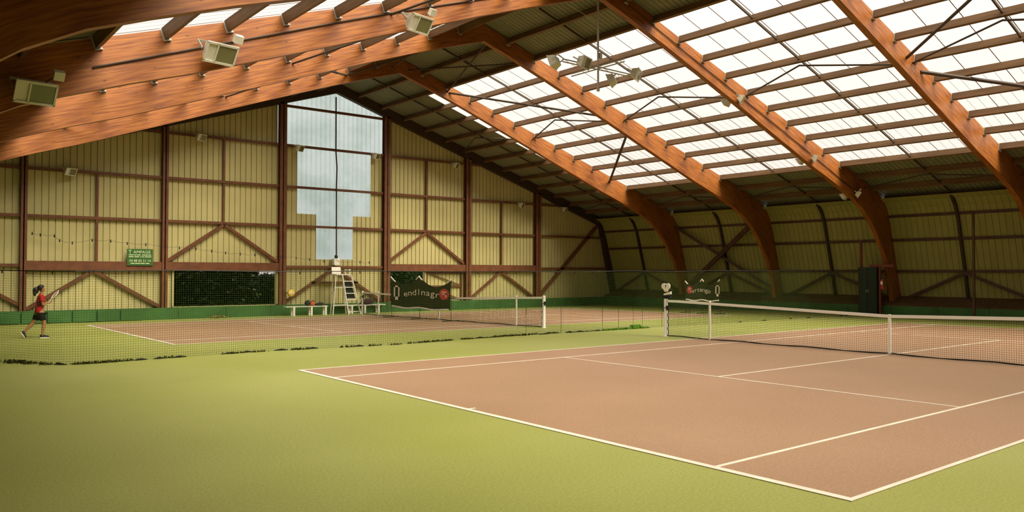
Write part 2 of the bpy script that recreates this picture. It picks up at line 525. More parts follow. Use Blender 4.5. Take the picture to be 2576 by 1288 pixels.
FLAB = ['nearest the far gable wall', 'second from the far gable wall', 'carrying the floodlights above the divider net',
        'above the near court net side, fourth from the far wall', 'nearly overhead, fifth from the far gable wall', 'beside the camera, sixth from the far wall', 'against the front wall behind the camera']
PURL = [1.15 + 1.283 * k for k in range(13)] + [17.75]
mbh = MB()                                              # joist hanger, shared by all purlin ends
mbh.box(-0.075, 0.075, -0.012, 0.0, -0.25, 0.02); mbh.box(-0.075, 0.075, -0.07, 0.0, -0.262, -0.25)
HANGER = mbh.mesh('joist_hanger', [M['galv']])
for fi, y in enumerate(FRAMES):
    r = thing('portal_frame', (XR, y, zf(y)), 'arched laminated timber roof frame ' + FLAB[fi], 'roof frame', 'laminated timber roof frames')
    for side in (1, -1):
        mb = MB(); frame_half(mb, side, y, 0, 10)
        obj('rafter', mb, 'wood', r)
        mb = MB(); frame_half(mb, side, y, 10, len(INNER) - 1)
        obj('haunch_post', mb, 'wood', r)['label'] = 'curved haunch and post'
        mb = MB()
        mb.box(XR + side * 19.05 - 0.5, XR + side * 19.05 + 0.5, y - 0.13, y + 0.13, zf(y), zf(y) + 0.06)
        for xx in (-0.46, 0.46):
            mb.box(XR + side * 19.05 + xx - 0.02, XR + side * 19.05 + xx + 0.02, y - 0.13, y + 0.13, zf(y), zf(y) + 0.35)
        obj('steel_shoe', mb, 'steel_dark', r)
        if y > -4:
            for d in PURL[:11]:
                h = link('joist_hanger', HANGER, r)
                h.matrix_parent_inverse = Matrix.Translation(-WORLD[r.name])
                h.location = (XR + side * d, y - 0.101, ZR - SL * d - 0.03)
                h.rotation_euler = (0, side * math.atan(SL), 0)

# ------------------------------------------------------------------ roof: sheets, purlins, tie bars
ceil = thing('ceiling', (XR, 3.0, 9.0), 'pitched sheet roof on timber purlins over both courts', kind='structure')

def ribbed(mb, length, width, n, rib=0.03, gap=0.05):
    """sheet lying in local x (0..length) / y (0..width) with n trapezoid ribs standing proud downwards"""
    p = width / n
    ys, zs = [], []
    for k in range(n):
        y0 = k * p
        ys += [y0, y0 + p - gap, y0 + p - gap * 0.75, y0 + p - gap * 0.25]
        zs += [0, 0, rib, rib]
    ys.append(width); zs.append(0)
    for i in range(len(ys) - 1):
        mb.quad((0, ys[i], zs[i]), (length, ys[i], zs[i]), (length, ys[i + 1], zs[i + 1]), (0, ys[i + 1], zs[i + 1]))

def slope_len(d0, d1): return (d1 - d0) / COSL

def place_slope(o, side, d, y, dz=0.0):
    """local x down the slope; the left half is the right half turned half a circle about the vertical"""
    ang = math.atan(SL)
    rot = Matrix.Rotation(ang, 4, 'Y')
    t = Matrix.Translation((d, 0, -SL * d + dz)) @ rot
    if side < 0:
        mw = Matrix.Translation((XR, y, ZR)) @ Matrix.Rotation(PI, 4, 'Z') @ Matrix.Translation((0, 0, 0)) @ t
    else:
        mw = Matrix.Translation((XR, y, ZR)) @ t
    o.matrix_world = mw

def child_slope(name, me, par, side, d, y, width, dz=0.0):
    o = bpy.data.objects.new(name, me); COL.objects.link(o)
    ang = math.atan(SL)
    loc = Matrix.Translation((d, 0, -SL * d + dz)) @ Matrix.Rotation(ang, 4, 'Y')
    if side < 0:
        mw = Matrix.Translation((XR, y + width, ZR)) @ Matrix.Rotation(PI, 4, 'Z') @ loc
    else:
        mw = Matrix.Translation((XR, y, ZR)) @ loc
    o.parent = par
    o.matrix_parent_inverse = Matrix.Translation(-WORLD[par.name])
    o.matrix_basis = mw
    return o

D_TOP, D_BOT, D_EAVE = PURL[1], PURL[10], 18.3
SKY0, SKY1 = -20.0, 17.0
def sheet(length, n=5):
    mb = MB(); ribbed(mb, length, 1.0, n, 0.025, 0.04); return mb.mesh('roof_sheet', [M['roof']])
S_RIDGE, S_EAVE, S_FULL = sheet(slope_len(0, D_TOP)), sheet(slope_len(D_BOT, D_EAVE)), sheet(slope_len(0, D_EAVE))
for side in (1, -1):
    y = -22.0
    while y < 21.0 - 1e-6:
        if SKY0 <= y < SKY1:
            child_slope('roof_sheet', S_RIDGE, ceil, side, 0, y, 1.0)
            child_slope('roof_sheet', S_EAVE, ceil, side, D_BOT, y, 1.0)
        else:
            child_slope('roof_sheet', S_FULL, ceil, side, 0, y, 1.0)
        y += 1.0
mb = MB()
mb.box(XR - 0.16, XR + 0.16, -22, 21, ZR - 0.02, ZR + 0.03)
obj('ridge_cap', mb, 'roof', ceil)

mb = MB(); mb.box(-0.05, 0.05, 0.0, 5.78, -0.24, -0.012)
PUR = mb.mesh('purlin', [M['purlin']])
for side in (1, -1):
    for (ya, yb) in BAYS:
        for d in PURL:
            child_slope('purlin', PUR, ceil, side, d, min(ya, yb) + 0.11, 5.78)
mb = MB(); mb.box(0, slope_len(0.2, 17.9), -0.025, 0.025, -0.17, -0.10)
TIE = mb.mesh('tie_bar', [M['tie']])
for side in (1, -1):
    for (ya, yb) in BAYS:
        child_slope('tie_bar', TIE, ceil, side, 0.2, (ya + yb) / 2, 0.0)

# translucent sheets, a window in each roof slope
for wi, side in ((1, 1), (2, -1)):
    w = thing('window_%d' % wi, (XR + side * 8.2, 3.0, zroof(XR + 8.2)),
              'long bright rooflight of clear sheets in the ' + ('right' if side > 0 else 'left') + ' roof slope', kind='structure')
    D_MID = PURL[6]
    if side > 0:
        mb = MB(); mb.box(0, slope_len(D_TOP, D_MID), 0, 0.985, 0, 0.004); S_UP = mb.mesh('glazing_sheet', [M['skylight']])
        mb = MB(); mb.box(0, slope_len(D_MID, D_BOT), 0, 0.985, 0, 0.004)
        mb.cur = 1
        for q in (0.33, 0.66):
            mb.box(0, slope_len(D_MID, D_BOT), q - 0.004, q + 0.004, 0.004, 0.008)
        S_LO = mb.mesh('glazing_sheet', [M['skylight'], M['seam']])
        mb = MB(); mb.box(0, slope_len(D_TOP, D_BOT), -0.011, 0.011, -0.003, 0.008)
        S_SEAM = mb.mesh('seam_strip', [M['seam']])
    y = SKY0
    while y < SKY1 - 1e-6:
        child_slope('glazing_sheet', S_UP, w, side, D_TOP, y + 0.0075, 0.985)
        child_slope('glazing_sheet', S_LO, w, side, D_MID, y + 0.0075, 0.985)
        if y > SKY0:
            child_slope('seam_strip', S_SEAM, w, side, D_TOP, y, 0.0)
        y += 1.0

# steel wind bracing under the roof
brc = thing('roof_bracing', (18.3, 3.0, 8.2), 'thin dark steel bracing rods crossing under the roof sheets', 'bracing')
def zb(d): return ZR - SL * d - 0.36
def rod(a, b, r=0.035):
    mb = MB(); mb.tube([a, b], r, 8); obj('bracing_rod', mb, 'tie', brc)
def rp(side, d, y): return (XR + side * d, y, zb(d))
for side in (1, -1):
    for (ya, yb) in BAYS:
        ym = (ya + yb) / 2
        rod(rp(side, 7.35, yb + 0.1), rp(side, 6.2, ym), 0.03)
        rod(rp(side, 6.2, ym), rp(side, 7.35, ya - 0.1), 0.03)
        rod(rp(side, 15.9, yb + 0.1), rp(side, 15.1, ym), 0.03)
        rod(rp(side, 15.1, ym), rp(side, 15.9, ya - 0.1), 0.03)
    for (ya, yb) in ((15.0, 9.0), (-9.0, -3.0)):
        s = 1 if ya > yb else -1
        rod(rp(side, 0.4, yb + 0.1 * s), rp(side, 2.4, ya - 0.1 * s), 0.035)
        rod(rp(side, 0.4, ya - 0.1 * s), rp(side, 2.2, yb + 0.1 * s), 0.03)
        rod(rp(side, 2.5, ya - 0.1 * s), rp(side, 7.0, yb + 0.1 * s), 0.045)
        rod(rp(side, 7.9, yb + 0.1 * s), rp(side, 12.6, ya - 0.1 * s), 0.06)

# ------------------------------------------------------------------ gable wall behind the far court
wb = thing('wall_back', (XR, YG, zf(YG)), 'cream sheet gable wall with red-brown steel frame behind the far court', kind='structure')
OPEN1 = (3.54, 8.11, 0.38, 1.90)
OPEN2 = (13.92, 16.12, 0.38, 1.90)
DOORW = (16.24, 18.44, 0.38, 1.86)
GJ = [XR + 0.965 * k for k in range(-21, 22)]
WIN = {-3: 7.72, -2: 4.60, -1: 2.47, 0: 2.47, 1: 4.60, 2: 7.78}

def gable_panel(mb, xa, xb, z0, ztop, y, sgn=-1, p=0.965 / 4):
    """vertical ribbed sheet, ztop(x)"""
    x = xa; pts = [(xa, 0.0)]
    k0 = math.floor((xa - XR) / p)
    while True:
        g = XR + p * (k0 + 1)
        for gx, gd in ((g - 0.040, 0.0), (g - 0.030, 0.05), (g - 0.008, 0.05), (g, 0.0)):
            if xa < gx < xb:
                pts.append((gx, gd))
        k0 += 1
        if g > xb: break
    pts.append((xb, pts[-1][1] if pts[-1][1] == 0 else 0.0))
    for (p0, d0), (p1, d1) in zip(pts[:-1], pts[1:]):
        if p1 - p0 < 1e-5: continue
        t0, t1 = ztop(p0), ztop(p1)
        if t0 <= z0 and t1 <= z0: continue
        mb.quad((p0, y - sgn * d0, z0), (p1, y - sgn * d1, z0), (p1, y - sgn * d1, max(z0, t1)), (p0, y - sgn * d0, max(z0, t0)))

def leanlim(x):
    """the gable follows the leaning side walls"""
    e = abs(x - XR)
    return min(zroof(x), (30.45 - XR - e) / 0.29) if e > 17.9 else zroof(x)

for k in range(-20, 20):
    xa, xb = XR + 0.965 * k, XR + 0.965 * (k + 1)
    cuts = sorted({xa, xb} | {c for O in (OPEN1, OPEN2, DOORW) for c in O[:2] if xa < c < xb})
    for a, b in zip(cuts[:-1], cuts[1:]):
        mid = (a + b) / 2
        hole = next((O for O in (OPEN1, OPEN2, DOORW) if O[0] <= mid <= O[1]), None)
        zlow = hole[3] if hole else zf(YG) - 0.02
        if k in WIN:
            mb = MB(); wz = WIN[k]
            gable_panel(mb, a, b, zlow, lambda x: wz, YG)
            if mb.f: obj('cladding_panel', mb, 'cladding', wb)
            mb = MB(); gable_panel(mb, a, b, wz, zroof, YG)
            obj('translucent_panel', mb, 'gablewin', wb)
        else:
            mb = MB(); gable_panel(mb, a, b, zlow, leanlim, YG)
            if mb.f: obj('cladding_panel', mb, 'cladding', wb)
        if hole:
            mb = MB(); gable_panel(mb, a, b, zf(YG) - 0.02, lambda x: 0.38, YG)
            obj('cladding_panel', mb, 'cladding', wb)

COLX = [(-1.93, .22), (3.155, .23), (8.28, .32), (13.73, .34), (18.745, .34), (23.72, .38), (-7.0, .22)]
for x, w in COLX:
    mb = MB(); t = zroof(x) - 0.45; y0, y1 = YG - 0.30, YG - 0.03; z0 = zf(YG)
    mb.box(x - w / 2, x + w / 2, y0, y0 + 0.025, z0, t)
    mb.box(x - w / 2, x + w / 2, y1 - 0.025, y1, z0, t)
    mb.box(x - 0.02, x + 0.02, y0, y1, z0, t)
    obj('column', mb, 'steel', wb)
edges = sorted([(x - w / 2, x + w / 2) for x, w in COLX])
BX = [(-7.9, edges[0][0])] + [(edges[i][1], edges[i + 1][0]) for i in range(6)] + [(edges[6][1], 29.6)]
# bays: 0 left end, 1 x<-2, 2 a-b, 3 b-c, 4 c-d, 5 d-e, 6 e-f, 7 right end
def rail(a, b, z, h=0.11, d=0.12, m='steel', nm='rail'):
    mb = MB(); mb.box(a, b, YG - 0.05 - d, YG - 0.05, z - h / 2, z + h / 2); obj(nm, mb, m, wb)
for bi, (a, b) in enumerate(BX):
    for z in (2.10, 4.00, 5.82, 7.74, 9.57):
        x0, x1 = a, b
        lim = (zroof(0) if False else None)
        # keep rails under the roof line
        dmax = (ZR - 0.45 - z) / SL
        x0 = max(x0, XR - dmax); x1 = min(x1, XR + dmax)
        if z < 5: x0 = max(x0, XR - (30.45 - XR - 0.29 * z) + 0.2); x1 = min(x1, wallx(z) - 0.2)
        if x1 - x0 < 0.4: continue
        if z == 2.10 and bi in (2, 3, 5, 6):
            mb = MB(); mb.box(x0, x1, YG - 0.26, YG - 0.05, 1.92, 2.27); obj('lintel_beam', mb, 'steel', wb)
        else:
            rail(x0, x1, z)
for x, z0, z1 in ((0.6, 2.28, 5.76), (5.63, 4.06, 7.68), (16.14, 4.06, 7.68), (21.12, 2.28, 5.76)):
    mb = MB(); mb.box(x - 0.045, x + 0.045, YG - 0.15, YG - 0.05, z0, z1); obj('stud', mb, 'steel', wb)
def gbrace(a, b, w=0.13):
    mb = MB(); mb.bar((a[0], YG - 0.12, a[1]), (b[0], YG - 0.12, b[1]), 0.10, w, (0, 0, 1)); obj('diagonal_brace', mb, 'steel', wb)
for a, b in (((0.48, 1.9), (-1.80, 0.42)), ((0.48, 1.9), (3.0, 0.40)), ((5.65, 3.94), (3.30, 2.32)), ((5.65, 3.94), (8.10, 2.32)),
             ((10.92, 2.05), (8.46, 0.46)), ((10.92, 2.05), (13.5, 0.42)), ((16.15, 3.94), (13.95, 2.42)), ((16.15, 3.94), (18.55, 2.32)),
             ((21.07, 1.9), (18.95, 0.42)), ((21.07, 1.9), (23.5, 0.42)), ((-2.05, 0.6), (-4.4, 2.05))):
    gbrace(a, b)
gbrace((28.64, 4.75), (23.95, 0.55), 0.2)
gbrace((9.75, 1.36), (12.2, 1.36), 0.10)
# edge rafters and leaning corner posts
for side in (1, -1):
    mb = MB()
    D = 17.9
    A = [(0, ZR - 0.02), (D, ZR - 0.02 - SL * D), (D, ZR - 0.5 - SL * D), (0, ZR - 0.5)]
    mb.prism([(XR + side * d, z) for d, z in A], YG - 0.30, YG - 0.04)
    obj('edge_rafter', mb, 'steel_dark', wb)
    mb = MB()
    mb.prism([(XR + side * (18.05), 5.2), (XR + side * 17.75, 5.1), (XR + side * 17.85, 4.4), (XR + side * 19.0, -0.1), (XR + side * 19.35, -0.1)], YG - 0.30, YG - 0.04)
    obj('corner_post', mb, 'steel_dark', wb)
# opening jambs, thresholds
for x in (OPEN1[0], OPEN1[1], OPEN2[0], OPEN2[1]):
    mb = MB(); mb.box(x - 0.035, x + 0.035, YG - 0.10, YG + 0.12, 0.38, 1.92); obj('opening_jamb', mb, 'cladding', wb)

# sheet door beside the small opening
dr = thing('door_1', (17.34, YG + 0.02, zf(YG)), 'cream sheet door leaf with brown frame and cross braces beside the small opening', kind='structure')
x0, x1, z0, z1 = DOORW
mb = MB(); gable_panel(mb, x0, x1, zf(YG), lambda x: z1, YG + 0.06); obj('door_leaf', mb, 'cladding', dr)
mb = MB()
for a, b in (((x0, z0), (x0, z1)), ((x1, z0), (x1, z1)), ((x0, z1 - 0.03), (x1, z1 - 0.03)), ((x0, 1.12), (x1, 1.12))):
    mb.bar((a[0], YG - 0.02, a[1]), (b[0], YG - 0.02, b[1]), 0.07, 0.08)
obj('door_frame', mb, 'steel', dr)
for a, b in (((x0, z1), (x1, 1.15)), ((x0, 1.1), (x1, 0.4))):
    mb = MB(); mb.bar((a[0], YG - 0.02, a[1]), (b[0], YG - 0.02, b[1]), 0.05, 0.05); obj('door_brace', mb, 'steel', dr)

# green kick boards along the back wall
bb = thing('baseboard_back', (XR, YG - 0.3, zf(YG)), 'dark green kick boards along the foot of the gable wall', kind='structure')
for i in range(19):
    a = -8.3 + i * 2.0; b = min(a + 1.985, 29.6)
    mb = MB(); mb.box(a, b, YG - 0.36, YG - 0.31, zf(YG) - 0.02, 0.36); obj('kick_board', mb, 'kick', bb)
for i in range(14):
    a = -8.0 + i * 0.86
    if a > 2.3: break
    mb = MB(); mb.box(a, a + 0.80, YG - 0.46, YG - 0.40, zf(YG) + 0.03, 0.33); obj('padded_kick_panel', mb, 'kick', bb)

# ------------------------------------------------------------------ long side walls
def side_wall(name, side, label):
    w = thing(name, (XR + side * 19.3, 3.0, 0), label, kind='structure')
    X = lambda z: XR + side * (wallx(z) - XR)
    prof = [(0.0 - 0.2), 1.2, 2.6, 4.0, 4.7, 5.0, 5.16]
    xo = [X(-0.2), X(1.2), X(2.6), X(4.0), XR + side * 17.98, XR + side * 17.70, XR + side * 17.3]
    n = 0
    mbp = MB()
    p = 1.0 / 4
    ysx = []
    for k in range(4):
        ysx += [(k * p, 0.0), (k * p + p - 0.03, 0.0), (k * p + p - 0.022, 0.026), (k * p + p - 0.008, 0.026)]
    ysx.append((1.0, 0.0))
    for (y0, d0), (y1, d1) in zip(ysx[:-1], ysx[1:]):
        for j in range(len(prof) - 1):
            mbp.quad((xo[j] + side * d0, y0, prof[j]), (xo[j + 1] + side * d0, y0, prof[j + 1]),
                     (xo[j + 1] + side * d1, y1, prof[j + 1]), (xo[j] + side * d1, y1, prof[j]))
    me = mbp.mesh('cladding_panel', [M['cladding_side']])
    for i in range(43):
        o = bpy.data.objects.new('cladding_panel', me); COL.objects.link(o)
        o.parent = w; o.matrix_parent_inverse = Matrix.Translation(-WORLD[w.name]); o.matrix_basis = Matrix.Translation((0, -22 + i, 0))
    for (ya, yb) in BAYS:
        for z in (1.95, 3.33, 4.38):
            mb = MB(); x = X(z) - side * 0.07; mb.box(x - 0.05, x + 0.05, yb + 0.1, ya - 0.1, z - 0.055, z + 0.055); obj('rail', mb, 'steel_mid', w)
        ym = (ya + yb) / 2
        mb = MB()
        pts = [(X(0.3) - side * 0.1, ym, 0.0), (X(2) - side * 0.1, ym, 2.0), (X(4.2) - side * 0.1, ym, 4.2), (X(4.7) - side * 0.22, ym, 4.75), (X(5) - side * 0.55, ym, 5.2)]
        for a, b in zip(pts[:-1], pts[1:]): mb.bar(a, b, 0.12, 0.11, (0, 1, 0))
        obj('stud', mb, 'steel_dark', w)
        def br(a, b, wd=0.12, off=0.14):
            mb = MB(); mb.bar((X(a[1]) - side * off, a[0], a[1]), (X(b[1]) - side * off, b[0], b[1]), 0.08, wd, (0, 0, 1)); obj('diagonal_brace', mb, 'steel_mid', w)
        br((ym, 1.88), (ya - 0.15, 0.62)); br((ym, 1.88), (yb + 0.15, 0.62))
        if (ya, yb) == (15.0, 9.0):
            br((14.9, 4.45), (9.2, 1.0), 0.14, 0.30); br((9.6, 4.45), (14.9, 0.9), 0.26, 0.5)
    return w
side_wall('wall_right', 1, 'dark leaning side wall of ribbed sheets with brown rails behind the baselines')
side_wall('wall_left', -1, 'leaning side wall of ribbed sheets beside the camera')
wf = thing('wall_front', (XR, YF, 0), 'sheet gable wall behind the camera', kind='structure')
for k in range(-20, 20):
    mb = MB(); gable_panel(mb, XR + 0.965 * k, XR + 0.965 * (k + 1), -0.02, leanlim, YF, 1)
    if mb.f: obj('cladding_panel', mb, 'cladding', wf)

br_ = thing('baseboard_right', (29.1, 3.0, 0), 'green kick boards with a sloping brown ledge along the right wall', kind='structure')
for i in range(21):
    a = -21.2 + i * 2.0; b = min(a + 1.985, 20.6)
    mb = MB(); mb.box(29.0, 29.06, a, b, zf(b) - 0.02, 0.42); obj('kick_board', mb, 'kick', br_)
    mb = MB()
    mb.hexa([(29.0, a, 0.42), (29.0, b, 0.42), (30.15, b, 0.80), (30.15, a, 0.80), (29.0, a, 0.45), (29.0, b, 0.45), (30.15, b, 0.83), (30.15, a, 0.83)])
    obj('ledge_board', mb, 'ledge', br_)

# ------------------------------------------------------------------ tennis nets
def tennis_net(X, ya, yb, label, far):
    """net along y at x = X from post ya to post yb"""
    yc = (ya + yb) / 2
    r = thing('tennis_net', (X, yc, zf(yc)), label, 'tennis net')
    hgt = lambda y: 0.914 + (1.07 - 0.914) * min(1.0, abs(y - yc) / abs(ya - yc - 0.4))
    sticks = (yc - 5.03, yc + 5.03)
    n = 120
    # cord mesh
    mb = MB()
    L = abs(yb - ya); s = 1 if yb > ya else -1
    k = int(L / 0.045)
    for i in range(1, k):
        y = ya + s * L * i / k
        z0 = zf(y) + 0.02
        mb.strand((X, y, z0), (X, y, zf(y) + hgt(y) - 0.05), 0.0028)
    rows = 20
    for j in range(rows):
        for i in range(12):
            y0, y1 = ya + s * L * i / 12, ya + s * L * (i + 1) / 12
            f = j / rows
            mb.strand((X, y0, zf(y0) + 0.02 + f * (hgt(y0) - 0.07)), (X, y1, zf(y1) + 0.02 + f * (hgt(y1) - 0.07)), 0.0028)
    obj('cord_mesh', mb, 'net', r)
    mb = MB()
    for i in range(24):
        y0, y1 = ya + s * L * i / 24, ya + s * L * (i + 1) / 24
        w0, w1 = 0.012 * math.sin(i * 1.7), 0.012 * math.sin((i + 1) * 1.7)
        mb.bar((X, y0, zf(y0) + 0.02 + w0), (X, y1, zf(y1) + 0.02 + w1), 0.014, 0.03)
    obj('bottom_band', mb, 'net', r)
    mb = MB()
    for i in range(n // 4):
        y0, y1 = ya + s * L * i / (n // 4), ya + s * L * (i + 1) / (n // 4)
        y0 += s * 0.06 if i == 0 else 0
        mb.bar((X, y0, zf(y0) + hgt(y0) - 0.035), (X, y1, zf(y1) + hgt(y1) - 0.035), 0.02, 0.07)
    obj('top_tape', mb, 'tape', r)
    mb = MB(); mb.box(X - 0.018, X + 0.018, yc - 0.028, yc + 0.028, zf(yc), zf(yc) + 0.925); obj('centre_strap', mb, 'tape', r)
    mb = MB(); mb.box(X - 0.06, X + 0.06, yc - 0.05, yc + 0.05, zf(yc), zf(yc) + 0.03); obj('strap_anchor', mb, 'galv', r)
    for y in sticks:
        mb = MB(); mb.box(X - 0.022, X + 0.022, y - 0.022, y + 0.022, zf(y), zf(y) + 1.09); obj('singles_stick', mb, 'white', r)
    for y in (ya, yb):
        mb = MB(); mb.lathe([(0.001, 1.10), (0.05, 1.10), (0.055, 1.08), (0.055, 0.02), (0.09, 0.0)], (X, y, zf(y)), 16)
        pst = obj('post', mb, 'white', r, True)
        mb = MB(); mb.box(X - 0.04, X + 0.04, y - 0.09, y + 0.0, zf(y) + 0.78, zf(y) + 0.9); mb.tube([(X, y - 0.05, zf(y) + 0.84), (X - 0.16, y - 0.05, zf(y) + 0.84)], 0.012, 6)
        mb.tube([(X - 0.16, y - 0.05, zf(y) + 0.84), (X - 0.16, y - 0.05, zf(y) + 0.72)], 0.012, 6)
        obj('winder', mb, 'black', r)
    # lacing along the posts
    mb = MB()
    for y, sg in ((ya, s), (yb, -s)):
        pts = [(X, y + sg * (0.075 + 0.02 * (j % 2)), zf(y) + 0.03 + j * 0.1) for j in range(11)]
        mb.tube(pts, 0.014, 5)
    obj('side_lacing', mb, 'net', r)
    return r
tennis_net(11.885, 1.113, -12.1, 'tennis net with white tape across the near terracotta court', False)
tennis_net(11.685, 6.35, 19.42, 'tennis net across the court along the back wall', True)

# ------------------------------------------------------------------ divider net between the courts
dv = thing('divider_net', (12.0, 3.9, zf(3.9)), 'low dark green divider net hanging between the two courts', 'divider net')
path = [(-5.2, 7.0), (-4.2, 5.35), (-3.7, 4.35), (-3.32, 3.72), (-2.6, 3.72), (-1.5, 3.85), (0.7, 4.0), (4.2, 3.65), (8.9, 4.15), (13.0, 3.95), (18.0, 3.9), (23.0, 3.9), (28.3, 3.75)]
pl = [0]
for i in range(1, len(path)): pl.append(pl[-1] + math.dist(path[i], path[i - 1]))
def pat(t):
    for i in range(1, len(path)):
        if t <= pl[i] or i == len(path) - 1:
            f = (t - pl[i - 1]) / (pl[i] - pl[i - 1]); a, b = path[i - 1], path[i]
            return (a[0] + (b[0] - a[0]) * f, a[1] + (b[1] - a[1]) * f)
def dtop(t): return 1.88 + 0.0055 * max(0, t - 15) + 0.012 * math.sin(t * 1.3)
TL = pl[-1]
def bulge(t, f):
    """the net hangs from the cable and drags on the floor"""
    return 0.05 * math.sin(t * 0.9) * (1 - f)
mb = MB()
nv = int(TL / 0.05)
for i in range(nv + 1):
    t = TL * i / nv
    x, y = pat(t)
    zt = dtop(t) - 0.02; zb0 = zf(y) + 0.015
    prev = None
    for f in (0.0, 0.5, 1.0):
        q = (x, y + bulge(t, f), zb0 + (zt - zb0) * f)
        if prev: mb.strand(prev, q, 0.0023)
        prev = q
ns = int(TL / 0.6)
for j in range(38):
    f = j / 38
    prev = None
    for i in range(ns + 1):
        t = TL * i / ns
        x, y = pat(t); zt = dtop(t) - 0.02; zb0 = zf(y) + 0.015
        q = (x, y + bulge(t, f), zb0 + (zt - zb0) * f)
        if prev: mb.strand(prev, q, 0.0023)
        prev = q
o = obj('cord_mesh', mb, 'gnet', dv)
mb = MB(); mb.tube([(*pat(TL * i / 80), dtop(TL * i / 80)) for i in range(81)], 0.012, 6); obj('top_cable', mb, 'black', dv)
for i in range(0, 46):                                           # small carrier hooks along the cable
    t = TL * (i + 0.5) / 46; x, y = pat(t)
    mb = MB(); mb.tube([(x, y, dtop(t) + 0.01), (x, y, dtop(t) - 0.06)], 0.012, 5); obj('carrier_hook', mb, 'black', dv)
mb = MB()
for i in range(TLn := 90):
    t0, t1 = TL * i / TLn, TL * (i + 0.55 + 0.4 * random.random()) / TLn
    if random.random() < (0.35 if i / TLn < 0.3 else 0.8): continue
    a, b = pat(t0), pat(min(t1, TL))
    mb.tube([(a[0], a[1] + bulge(t0, 0), zf(a[1]) + 0.012), ((a[0] + b[0]) / 2, (a[1] + b[1]) / 2 + bulge(t0, 0) - 0.03, zf(a[1]) + 0.03), (b[0], b[1] + bulge(t1, 0), zf(b[1]) + 0.012)], [0.008, 0.024, 0.008], 5)
obj('dragging_hem', mb, 'net', dv)['kind'] = 'stuff'
for x in (8.9, 10.3, 12.1, 12.85, 13.55, 14.0, 15.0):
    y = 3.95
    mb = MB(); mb.tube([(x, y, zf(y)), (x + 0.01, y, 0.4), (x, y, 0.8)], 0.006, 5); obj('drop_cord', mb, 'net', dv)

# moss, dirt and weeds caught at the foot of the divider net
mb = MB()
def clump(x, y, r, h, n):
    for _ in range(n):
        a = random.random() * 2 * PI; q = random.random() ** 0.5 * r
        px, py = x + q * math.cos(a) * 2.2, y + q * math.sin(a) * 0.5
        s = 0.015 + 0.03 * random.random(); hh = h * random.random()
        d = random.random() * PI
        mb.quad((px - s * math.cos(d), py - s * math.sin(d), zf(py) + 0.004), (px + s * math.cos(d), py + s * math.sin(d), zf(py) + 0.004),
                (px + 0.6 * s, py + 0.3 * s, zf(py) + 0.006 + hh), (px - 0.6 * s, py, zf(py) + 0.006 + hh))
for i in range(52):
    t = random.random() * 17.5
    x, y = pat(t)
    clump(x, y - 0.04, 0.10, 0.05, 22)
for i in range(24):
    x = 6.5 + random.random() * 6
    clump(x, 3.95, 0.08, 0.03, 14)
tag(obj('moss_and_dirt', mb, 'moss'), 'dark moss and dirt along the foot of the divider net', 'dirt', kind='stuff')
mb = MB()
for i in range(34):
    x = 12.2 + 2.1 * random.random()
    clump(x, 3.93, 0.10, 0.06, 20)
for i in range(14):
    clump(13.62 + 0.1 * random.random(), 3.93, 0.12, 0.14, 26)
tag(obj('weeds', mb, 'weed'), 'bright green weeds growing under the divider net near the net post', 'weeds', kind='stuff')

# ------------------------------------------------------------------ floodlights
def flood_parts(r, s=1.0, gear=0.34, tilt=0.6, yaw=0.0, jbox=True, loc=None, arm=True):
    """housing in local space: front glass faces -y tilted down, width along x"""
    base = Vector(loc)
    R = Matrix.Rotation(yaw, 3, 'Z') @ Matrix.Rotation(tilt, 3, 'X')
    def put(mb):
        mb.v = [tuple(base + R @ (Vector(v) * s)) for v in mb.v]; return mb
    W, H, D = 0.66, 0.42, 0.24
    mb = MB()
    x0, x1 = -W / 2, W / 2; xg = x0 + W * gear
    # tapered rear housing
    mb.hexa([(x0, -D / 2, -H / 2), (x1, -D / 2, -H / 2), (x1 - 0.06, D / 2, -H / 2 + 0.07), (x0 + 0.06, D / 2, -H / 2 + 0.07),
             (x0, -D / 2, H / 2), (x1, -D / 2, H / 2), (x1 - 0.06, D / 2, H / 2 - 0.07), (x0 + 0.06, D / 2, H / 2 - 0.07)])
    hs = obj('housing', put(mb), 'lamp', r)
    mb = MB()
    for a, b, c, d in ((x0 - 0.015, x1 + 0.015, H / 2 - 0.03, H / 2 + 0.015), (x0 - 0.015, x1 + 0.015, -H / 2 - 0.015, -H / 2 + 0.03),
                       (x0 - 0.015, x0 + 0.02, -H / 2, H / 2), (x1 - 0.02, x1 + 0.015, -H / 2, H / 2), (xg - 0.015, xg + 0.015, -H / 2, H / 2)):
        mb.box(a, b, -D / 2 - 0.03, -D / 2 + 0.01, c, d)
    obj('front_rim', put(mb), 'lamp', r)
    mb = MB(); mb.box(xg + 0.015, x1 - 0.02, -D / 2 - 0.012, -D / 2 + 0.004, -H / 2 + 0.03, H / 2 - 0.03); obj('glass', put(mb), 'lamp_glass', r)
    if arm:
        mb = MB()
        for q in (x0 - 0.03, x1 + 0.03):
            mb.bar((q, 0, 0), (q, D / 2 + 0.16, 0.06), 0.012, 0.05)
        mb.bar((x0 - 0.03, D / 2 + 0.16, 0.06), (x1 + 0.03, D / 2 + 0.16, 0.06), 0.012, 0.05)
        obj('bracket', put(mb), 'galv', r)
    if jbox:
        mb = MB(); mb.box(x1 - 0.06, x1 + 0.12, -0.02, 0.10, H / 2 + 0.05, H / 2 + 0.22)
        obj('junction_box', put(mb), 'lamp', r)
        mb = MB(); mb.tube([(x1 + 0.02, 0.05, H / 2 + 0.06), (x1 - 0.08, 0.10, H / 2 + 0.02), (x1 - 0.16, 0.05, H / 2 - 0.05)], 0.01, 5)
        obj('cable', put(mb), 'black', r)

